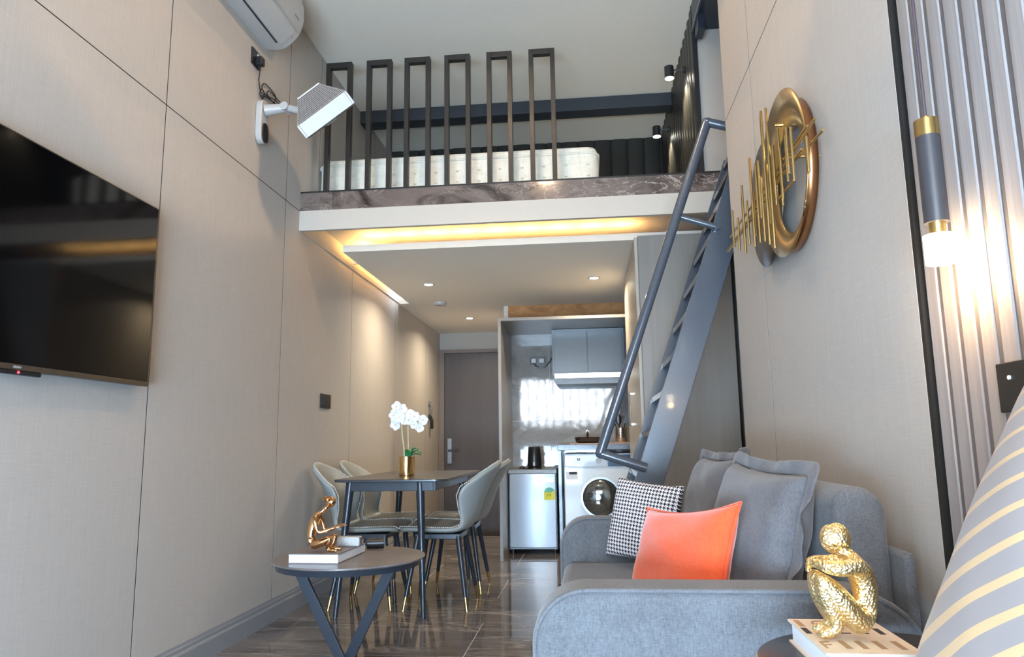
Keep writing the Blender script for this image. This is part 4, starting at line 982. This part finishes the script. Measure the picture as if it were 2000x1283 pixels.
o = part(MB().prism(bp_, 1.548, 2.80), 'backrest', M['sofa'], so_, bevel=0.022); o.modifiers['bevel'].segments = 4
part(MB().box(0.587, 0.612, 1.50, 2.83, 0.06, 0.685), 'back_panel', M['sofa'], so_, bevel=0.012)
for xx in (-0.06, 0.56):
    for yy in (1.47, 2.78): part(MB().cyl((xx, yy, 0), (xx, yy, 0.06), 0.018, 0.022, n=14), 'foot', M['plastic_b'], so_)
def pillow(name, w_, h_, d_, mat, label, group=None, cat='cushion', flange=0.0, pinch=0.10, wr_=0.0, seed=1, piping=None):
    rnd = random.Random(seed); N = 22
    ph = [rnd.uniform(0, 6.28) for _ in range(6)]
    t_ = thing(name, label, cat, (0, 0, 0), group)
    def P_(u, v, sgn):
        pu = u*(1-pinch*(1-abs(u)**0.5)*0 - pinch*(1-v*v)*abs(u)**3*0.5); pv = v*(1-pinch*(1-u*u)*abs(v)**3*0.9)
        e = max(0.0, (1-abs(u)**2.6))*max(0.0, (1-abs(v)**2.6))
        th = d_/2*e**0.42
        wrk = wr_*(math.sin(u*5+ph[0]+v*3)*0.5+math.sin(v*8+ph[1]-u*4)*0.35+math.sin((u+v)*11+ph[2])*0.2)*e**0.3
        bow = 0.0
        return (pu*w_/2, pv*h_/2, sgn*(th+wrk)+bow)
    mb = MB()
    for sg in (1, -1):
        mb.grid([[P_(-1+2*i/N, -1+2*j/N, sg) for i in range(N+1)] for j in range(N+1)])
    me = mb.mesh(name, mat, True)
    bm = bmesh.new(); bm.from_mesh(me); bmesh.ops.remove_doubles(bm, verts=bm.verts, dist=0.0006); bmesh.ops.recalc_face_normals(bm, faces=bm.faces); bm.to_mesh(me); bm.free()
    me.shade_smooth()
    o = bpy.data.objects.new('cushion_body', me); C.objects.link(o); o.parent = t_
    subsurf(o, 1)
    if flange:
        ring = []
        M_ = 24
        for k in range(4*M_):
            s_, f = divmod(k, M_); f = -1+2*f/M_
            u, v = ((f, -1), (1, f), (-f, 1), (-1, -f))[s_]
            ring.append((u, v))
        rin = []; rout = []
        for k, (u, v) in enumerate(ring):
            p = P_(u, v, 0); wz = 0.010*math.sin(k*0.55+ph[3])+0.005*math.sin(k*1.3+ph[4])
            rin.append((p[0]*0.985, p[1]*0.985, 0)); rout.append((p[0]+math.copysign(flange, u)*(abs(u) > 0.98)+0.0, p[1]+math.copysign(flange, v)*(abs(v) > 0.98), wz))
        fo = MB().grid([rin, rout], closed_u=True).obj('flange', mat, t_, True)
        so = fo.modifiers.new('solid', 'SOLIDIFY'); so.thickness = 0.006; so.offset = 0; subsurf(fo, 1)
    if piping:
        pts = []
        for k in range(96):
            s_, f = divmod(k, 24); f = -1+2*f/24
            u, v = ((f, -1), (1, f), (-f, 1), (-1, -f))[s_]; pts.append(P_(u, v, 0))
        MB().tube(pts, 0.0032, 6, True).obj('piping', piping, t_, True)
    return t_
def pose(t_, c, n, upv=(0, 0, 1), roll=0.0):
    n = Vector(n).normalized(); u = Vector(upv); u = (u-n*u.dot(n)).normalized(); r = u.cross(n)
    m = Matrix((r, u, n)).transposed() @ Matrix.Rotation(roll, 3, 'Z')
    t_.matrix_world = Matrix.Translation(c) @ m.to_4x4()
g = 'grey flanged back cushions on the sofa'
t_ = pillow('back_cushion', 0.52, 0.325, 0.140, M['cushion_grey'], 'large grey flanged cushion nearer the gold figurine, behind the orange cushion', g, flange=0.032, wr_=0.007, seed=3)
pose(t_, (0.385, 1.836, 0.680), (-1, -0.10, 0.24), roll=-0.03)
t_ = pillow('back_cushion', 0.46, 0.345, 0.135, M['cushion_grey'], 'large grey flanged cushion nearer the ladder, behind the houndstooth cushion', g, flange=0.028, wr_=0.007, seed=5)
pose(t_, (0.386, 2.410, 0.684), (-1, -0.12, 0.24), roll=0.02)
t_ = pillow('orange_cushion', 0.355, 0.262, 0.09, M['orange'], 'bright orange cushion leaning on the grey sofa cushions', wr_=0.004, pinch=0.18, seed=8, piping=M['orange'])
pose(t_, (0.203, 1.785, 0.627), (-0.86, -0.46, 0.36), roll=0.11)
t_ = pillow('houndstooth_cushion', 0.275, 0.285, 0.085, M['houndstooth'], 'black and white houndstooth cushion by the far armrest', wr_=0.002, pinch=0.10, seed=9)
pose(t_, (0.176, 2.572, 0.634), (-0.60, -0.80, 0.22), roll=-0.10)

# ================================================================= SIDE TABLE CORNER
sx, sy, sz = 0.430, 1.160, 0.580
stb = thing('side_table', 'small round black side table beside the sofa arm', 'side table', (sx, sy, 0))
MB().lathe([(0.0, sz-0.012), (0.186, sz-0.012), (0.190, sz-0.008), (0.190, sz-0.001), (0.188, sz), (0.0, sz)], n=64).obj('tabletop', M['table_black'], stb, True)
MB().lathe([(0.1885, sz-0.0105), (0.1925, sz-0.009), (0.1925, sz-0.005), (0.1885, sz-0.0035)], n=64).obj('rim', M['brass'], stb, True)
MB().cyl((0, 0, 0.012), (0, 0, sz-0.012), 0.014, n=16).obj('column', M['black_metal'], stb, True)
MB().lathe([(0.0, 0.0), (0.14, 0.0), (0.14, 0.010), (0.02, 0.016), (0.0, 0.016)], n=48).obj('base_plate', M['black_metal'], stb, True)
b2 = thing('cream_book', 'cream hardback with large serif letters under the gold figurine', 'book', (0.372, 1.168, sz+0.0005))
MB().box(-0.058, 0.063, -0.092, 0.096, 0.003, 0.031).obj('pages', M['paper'], b2, bevel=0.0008)
MB().box(-0.063, 0.066, -0.095, 0.100, 0.031, 0.0345).box(-0.063, 0.066, -0.095, 0.100, 0.0, 0.003).box(0.063, 0.066, -0.095, 0.100, 0.003, 0.031).obj('cover', M['cover_cream'], b2)
zt = 0.0347
def stems(xs, y0, y1, mat, wd_=0.0085, name='lettering'):
    for x_ in xs: MB().box(x_-wd_/2, x_+wd_/2, y0, y1, zt-0.0003, zt+0.0002).obj(name, mat, b2)
stems((-0.053,), 0.050, 0.092, M['tan_ink']); stems((-0.055, 0.050), 0.008, 0.042, M['ink_dark']); stems((-0.024, -0.002, 0.022, 0.048), -0.072, -0.030, M['tan_ink'])
for s_, x_, y_, m_ in (('O', -0.036, 0.054, 'tan_ink'), ('V', -0.006, 0.054, 'ink_dark'), ('Y', 0.030, 0.054, 'tan_ink'), ('O', -0.036, 0.010, 'ink_dark'), ('L', -0.012, 0.010, 'ink_dark'), ('E', 0.014, 0.010, 'ink_dark'), ('F', -0.058, -0.070, 'tan_ink')):
    text(s_, 0.050, M[m_], b2, (x_, y_, zt), (0, 0, 0), sx=0.72)
# thinking figurine, faces -x
tf = thing('thinking_figurine', 'rough gold-leaf figurine of a seated person hugging raised knees', 'figurine', (0.358, 1.150, sz+0.0355))
J = {}
J['pelvis'] = ((0.026, 0, 0.023), 0.0235, None)
J['waist'] = ((0.037, 0, 0.052), 0.0235, 'pelvis')
J['chest'] = ((0.035, 0, 0.086), 0.0245, 'waist')
J['upper'] = ((0.025, 0, 0.108), 0.0195, 'chest')
J['neck'] = ((0.010, 0, 0.121), 0.0125, 'upper')
J['neck2'] = ((-0.003, 0, 0.127), 0.0125, 'neck')
for s_ in (-1, 1):
    k = 'l' if s_ < 0 else 'r'
    J[k+'hip'] = ((0.020, s_*0.014, 0.021), 0.0195, 'pelvis')
    J[k+'thigh'] = ((-0.008, s_*0.018, 0.056), 0.0190, k+'hip')
    J[k+'knee'] = ((-0.034, s_*0.015, 0.090), 0.0150, k+'thigh')
    J[k+'calf'] = ((-0.022, s_*0.015, 0.054), 0.0160, k+'knee')
    J[k+'ankle'] = ((-0.010, s_*0.013, 0.018), 0.0115, k+'calf')
    J[k+'foot'] = ((-0.026, s_*0.014, 0.0105), 0.0095, k+'ankle')
    J[k+'toe'] = ((-0.041, s_*0.015, 0.0080), 0.0072, k+'foot')
    J[k+'sh'] = ((0.018, s_*0.026, 0.106), 0.0150, 'upper')
    J[k+'elb'] = ((-0.006, s_*0.033, 0.100), 0.0115, k+'sh')
    J[k+'farm'] = ((-0.022, s_*0.025, 0.103), 0.0112, k+'elb')
    J[k+'wri'] = ((-0.034, s_*0.014, 0.107), 0.0078, k+'farm')
    J[k+'hand'] = ((-0.038, s_*0.006, 0.107), 0.0078, k+'wri')
    fingers(J, k+'hand', (-0.040, s_*0.004, 0.107), (-0.5, -s_*0.8, -0.5), (0.1, 0, 1), 0.012, 0.0019, (0.5, 0, -0.5))
figure(tf, J, M['gold_leaf'])
head(tf, (-0.004, 0, 0.138), (-0.90, -0.15, -0.40), (-0.36, 0, 0.93), 0.0195, M['gold_leaf'])
mb = MB(); rows = []
for i in range(8):
    th = PI*0.62*i/7; rows.append([Vector((0.001, 0, 0.139))+Vector((math.sin(th)*math.cos(p)*0.0195, math.sin(th)*math.sin(p)*0.0180, math.cos(th)*0.0235)) for p in [2*PI*j/18 for j in range(18)]])
o = mb.grid(rows, closed_u=True).obj('hair', M['gold_leaf'], tf, True); o.modifiers.new('solid', 'SOLIDIFY').thickness = 0.003
# daybed + striped cushion, mostly out of the picture
db = thing('daybed', 'low grey daybed against the ribbed wall', 'daybed', (0.4, 0.2, 0))
part(MB().box(0.10, 0.640, -0.70, 0.900, 0.08, 0.30), 'base', M['sofa'], db, bevel=0.015)
part(MB().box(0.09, 0.636, -0.70, 0.905, 0.302, 0.395), 'mattress_pad', M['sofa_seat'], db, bevel=0.03)
for xx in (0.15, 0.58):
    for yy in (-0.62, 0.83): part(MB().cyl((xx, yy, 0), (xx, yy, 0.08), 0.02, n=12), 'foot', M['plastic_b'], db)
t_ = pillow('striped_cushion', 0.46, 0.50, 0.20, M['stripe'], 'silver-grey satin cushion with cream stripes, close to the camera', wr_=0.004, pinch=0.08, seed=12, piping=M['stripe'])
pose(t_, (0.488, 0.690, 0.735), (-0.93, -0.25, 0.28), roll=-0.31)

# ================================================================= RIGHT WALL FITTINGS
pd = thing('pendant_lamp', 'slim grey pendant lamp with brass collar and glowing glass tip', 'pendant lamp', (0.600, 1.262, 1.2))
part(MB().cyl((0.600, 1.262, 1.452), (0.600, 1.262, ZC-0.02), 0.0032, n=8), 'cord', M['cord'], pd, True)
part(MB().cyl((0.600, 1.262, ZC-0.022), (0.600, 1.262, ZC), 0.04, n=20), 'ceiling_rose', M['brass'], pd, True)
part(MB().cyl((0.600, 1.262, 1.416), (0.600, 1.262, 1.446), 0.0198, n=28), 'brass_cap', M['brass'], pd, True)
part(MB().cyl((0.600, 1.262, 1.446), (0.600, 1.262, 1.454), 0.006, n=12), 'cord_grip', M['brass'], pd, True)
part(MB().cyl((0.600, 1.262, 1.262), (0.600, 1.262, 1.416), 0.0195, n=28), 'tube', M['pendant_grey'], pd, True)
part(MB().cyl((0.600, 1.262, 1.240), (0.600, 1.262, 1.262), 0.0130, n=24), 'brass_collar', M['brass'], pd, True)
part(MB().cyl((0.600, 1.262, 1.191), (0.600, 1.262, 1.240), 0.0235, n=28), 'glass_tip', M['bulb'], pd, True)
light('pendant_light', 'POINT', (0.600, 1.262, 1.165), 1.2, (1.0, 0.62, 0.28), rad=0.02)
rs = thing('bedside_socket', 'black wall socket on the ribbed wall above the striped cushion', 'socket', (0.648, 1.155, 0.975))
MB().box(-0.010, 0.0, -0.055, 0.055, -0.038, 0.038).obj('plate', M['plastic_b'], rs, bevel=0.002)
MB().box(-0.013, -0.010, -0.038, -0.012, -0.012, 0.016).obj('rocker', M['black_metal'], rs)
MB().cyl((-0.0125, 0.018, 0.014), (-0.010, 0.018, 0.014), 0.0035, n=8).obj('indicator', M['paper'], rs)
# wall art, on x = 0.65
k_ = 1.0172
art = thing('wall_art', 'gold and gunmetal wall sculpture of discs and upright rods', 'wall art', (XR, 2.20, 1.69))
def K(p): return (p[0]*k_, p[1]*k_, (p[2]-0.9)*k_+0.9)
def disc(c, r, x_, th=0.004, hole=None, mat=None, name='disc', cone=0.0):
    n = 64; rows_f = []
    co = [(c[0]+r*math.cos(2*PI*i/n), c[1]+r*math.sin(2*PI*i/n)) for i in range(n)]
    hc_ = hole[0] if hole else c; hr_ = hole[1] if hole else 0.001
    ci = [(hc_[0]+hr_*math.cos(2*PI*i/n), hc_[1]+hr_*math.sin(2*PI*i/n)) for i in range(n)]
    mb = MB(); R1 = []; R2 = []
    for f in (0, 0.5, 1):
        R1.append([K((x_-cone*math.sin(PI*f)*0.5, a[0]*(1-f)+b[0]*f, a[1]*(1-f)+b[1]*f)) for a, b in zip(co, ci)])
    mb.grid(R1, closed_u=True)
    o = part(mb, name, mat, art, True); so = o.modifiers.new('solid', 'SOLIDIFY'); so.thickness = th; so.offset = 0
    return o
disc((2.098, 1.668), 0.242, 0.585, 0.003, ((2.012, 1.622), 0.150), M['bronze'], 'crescent_disc', 0.0)
disc((2.365, 1.668), 0.208, 0.600, 0.003, None, M['dark_plate'], 'dark_disc')
disc((2.14, 1.675), 0.224, 0.628, 0.003, ((2.14, 1.675), 0.207), M['bronze'], 'back_ring')
mb = MB(); rr = []
for x_, r in ((0.600, 0.2245), (0.632, 0.2245)):
    rr.append([K((x_, 2.14+r*math.cos(2*PI*i/64), 1.675+r*math.sin(2*PI*i/64))) for i in range(64)])
o = part(mb.grid(rr, closed_u=True), 'ring_band', M['outer'], art, True); o.modifiers.new('solid', 'SOLIDIFY').thickness = 0.002
rods = [(2.62, 1.593, 1.73), (2.566, 1.614, 1.686), (2.508, 1.548, 1.744), (2.444, 1.542, 1.763), (2.41, 1.545, 1.696), (2.354, 1.544, 1.781), (2.308, 1.509, 1.805), (2.265, 1.51, 1.766), (2.236, 1.547, 1.718), (2.205, 1.571, 1.755), (2.158, 1.677, 1.878), (2.15, 1.535, 1.72), (2.128, 1.467, 1.882), (2.095, 1.467, 1.875), (2.112, 1.585, 1.763), (2.077, 1.441, 1.718), (2.058, 1.599, 1.671), (2.008, 1.544, 1.772), (2.028, 1.552, 1.73), (1.98, 1.554, 1.699), (1.943, 1.59, 1.722), (1.888, 1.591, 1.721), (1.868, 1.563, 1.713), (1.765, 1.549, 1.641), (2.535, 1.56, 1.665), (2.47, 1.53, 1.70), (2.335, 1.55, 1.70), (2.18, 1.49, 1.69)]
for i, (y_, z0, z1) in enumerate(rods):
    xo = 0.550 + 0.006*((i*7) % 3-1)
    part(MB().cyl(K((xo, y_, z0)), K((xo, y_, z1)), 0.0038, n=8), 'upright_rod', M['brass'], art, True)
for a, b in (((0.562, 2.851, 1.636), (0.562, 1.709, 1.662)), ((0.565, 2.786, 1.678), (0.565, 1.781, 1.676)), ((0.562, 2.819, 1.630), (0.562, 1.83, 1.635)), ((0.566, 2.10, 1.650), (0.566, 1.673, 1.616)), ((0.562, 2.20, 1.588), (0.562, 1.913, 1.583))):
    part(MB().cyl(K(a), K(b), 0.0036, n=8), 'cross_rod', M['brass'], art, True)
for y_, z_ in ((2.30, 1.655), (2.05, 1.80), (1.93, 1.655)):
    part(MB().cyl(K((0.560, y_, z_)), K((0.639, y_, z_)), 0.005, n=8), 'wall_stud', M['brass'], art, True)
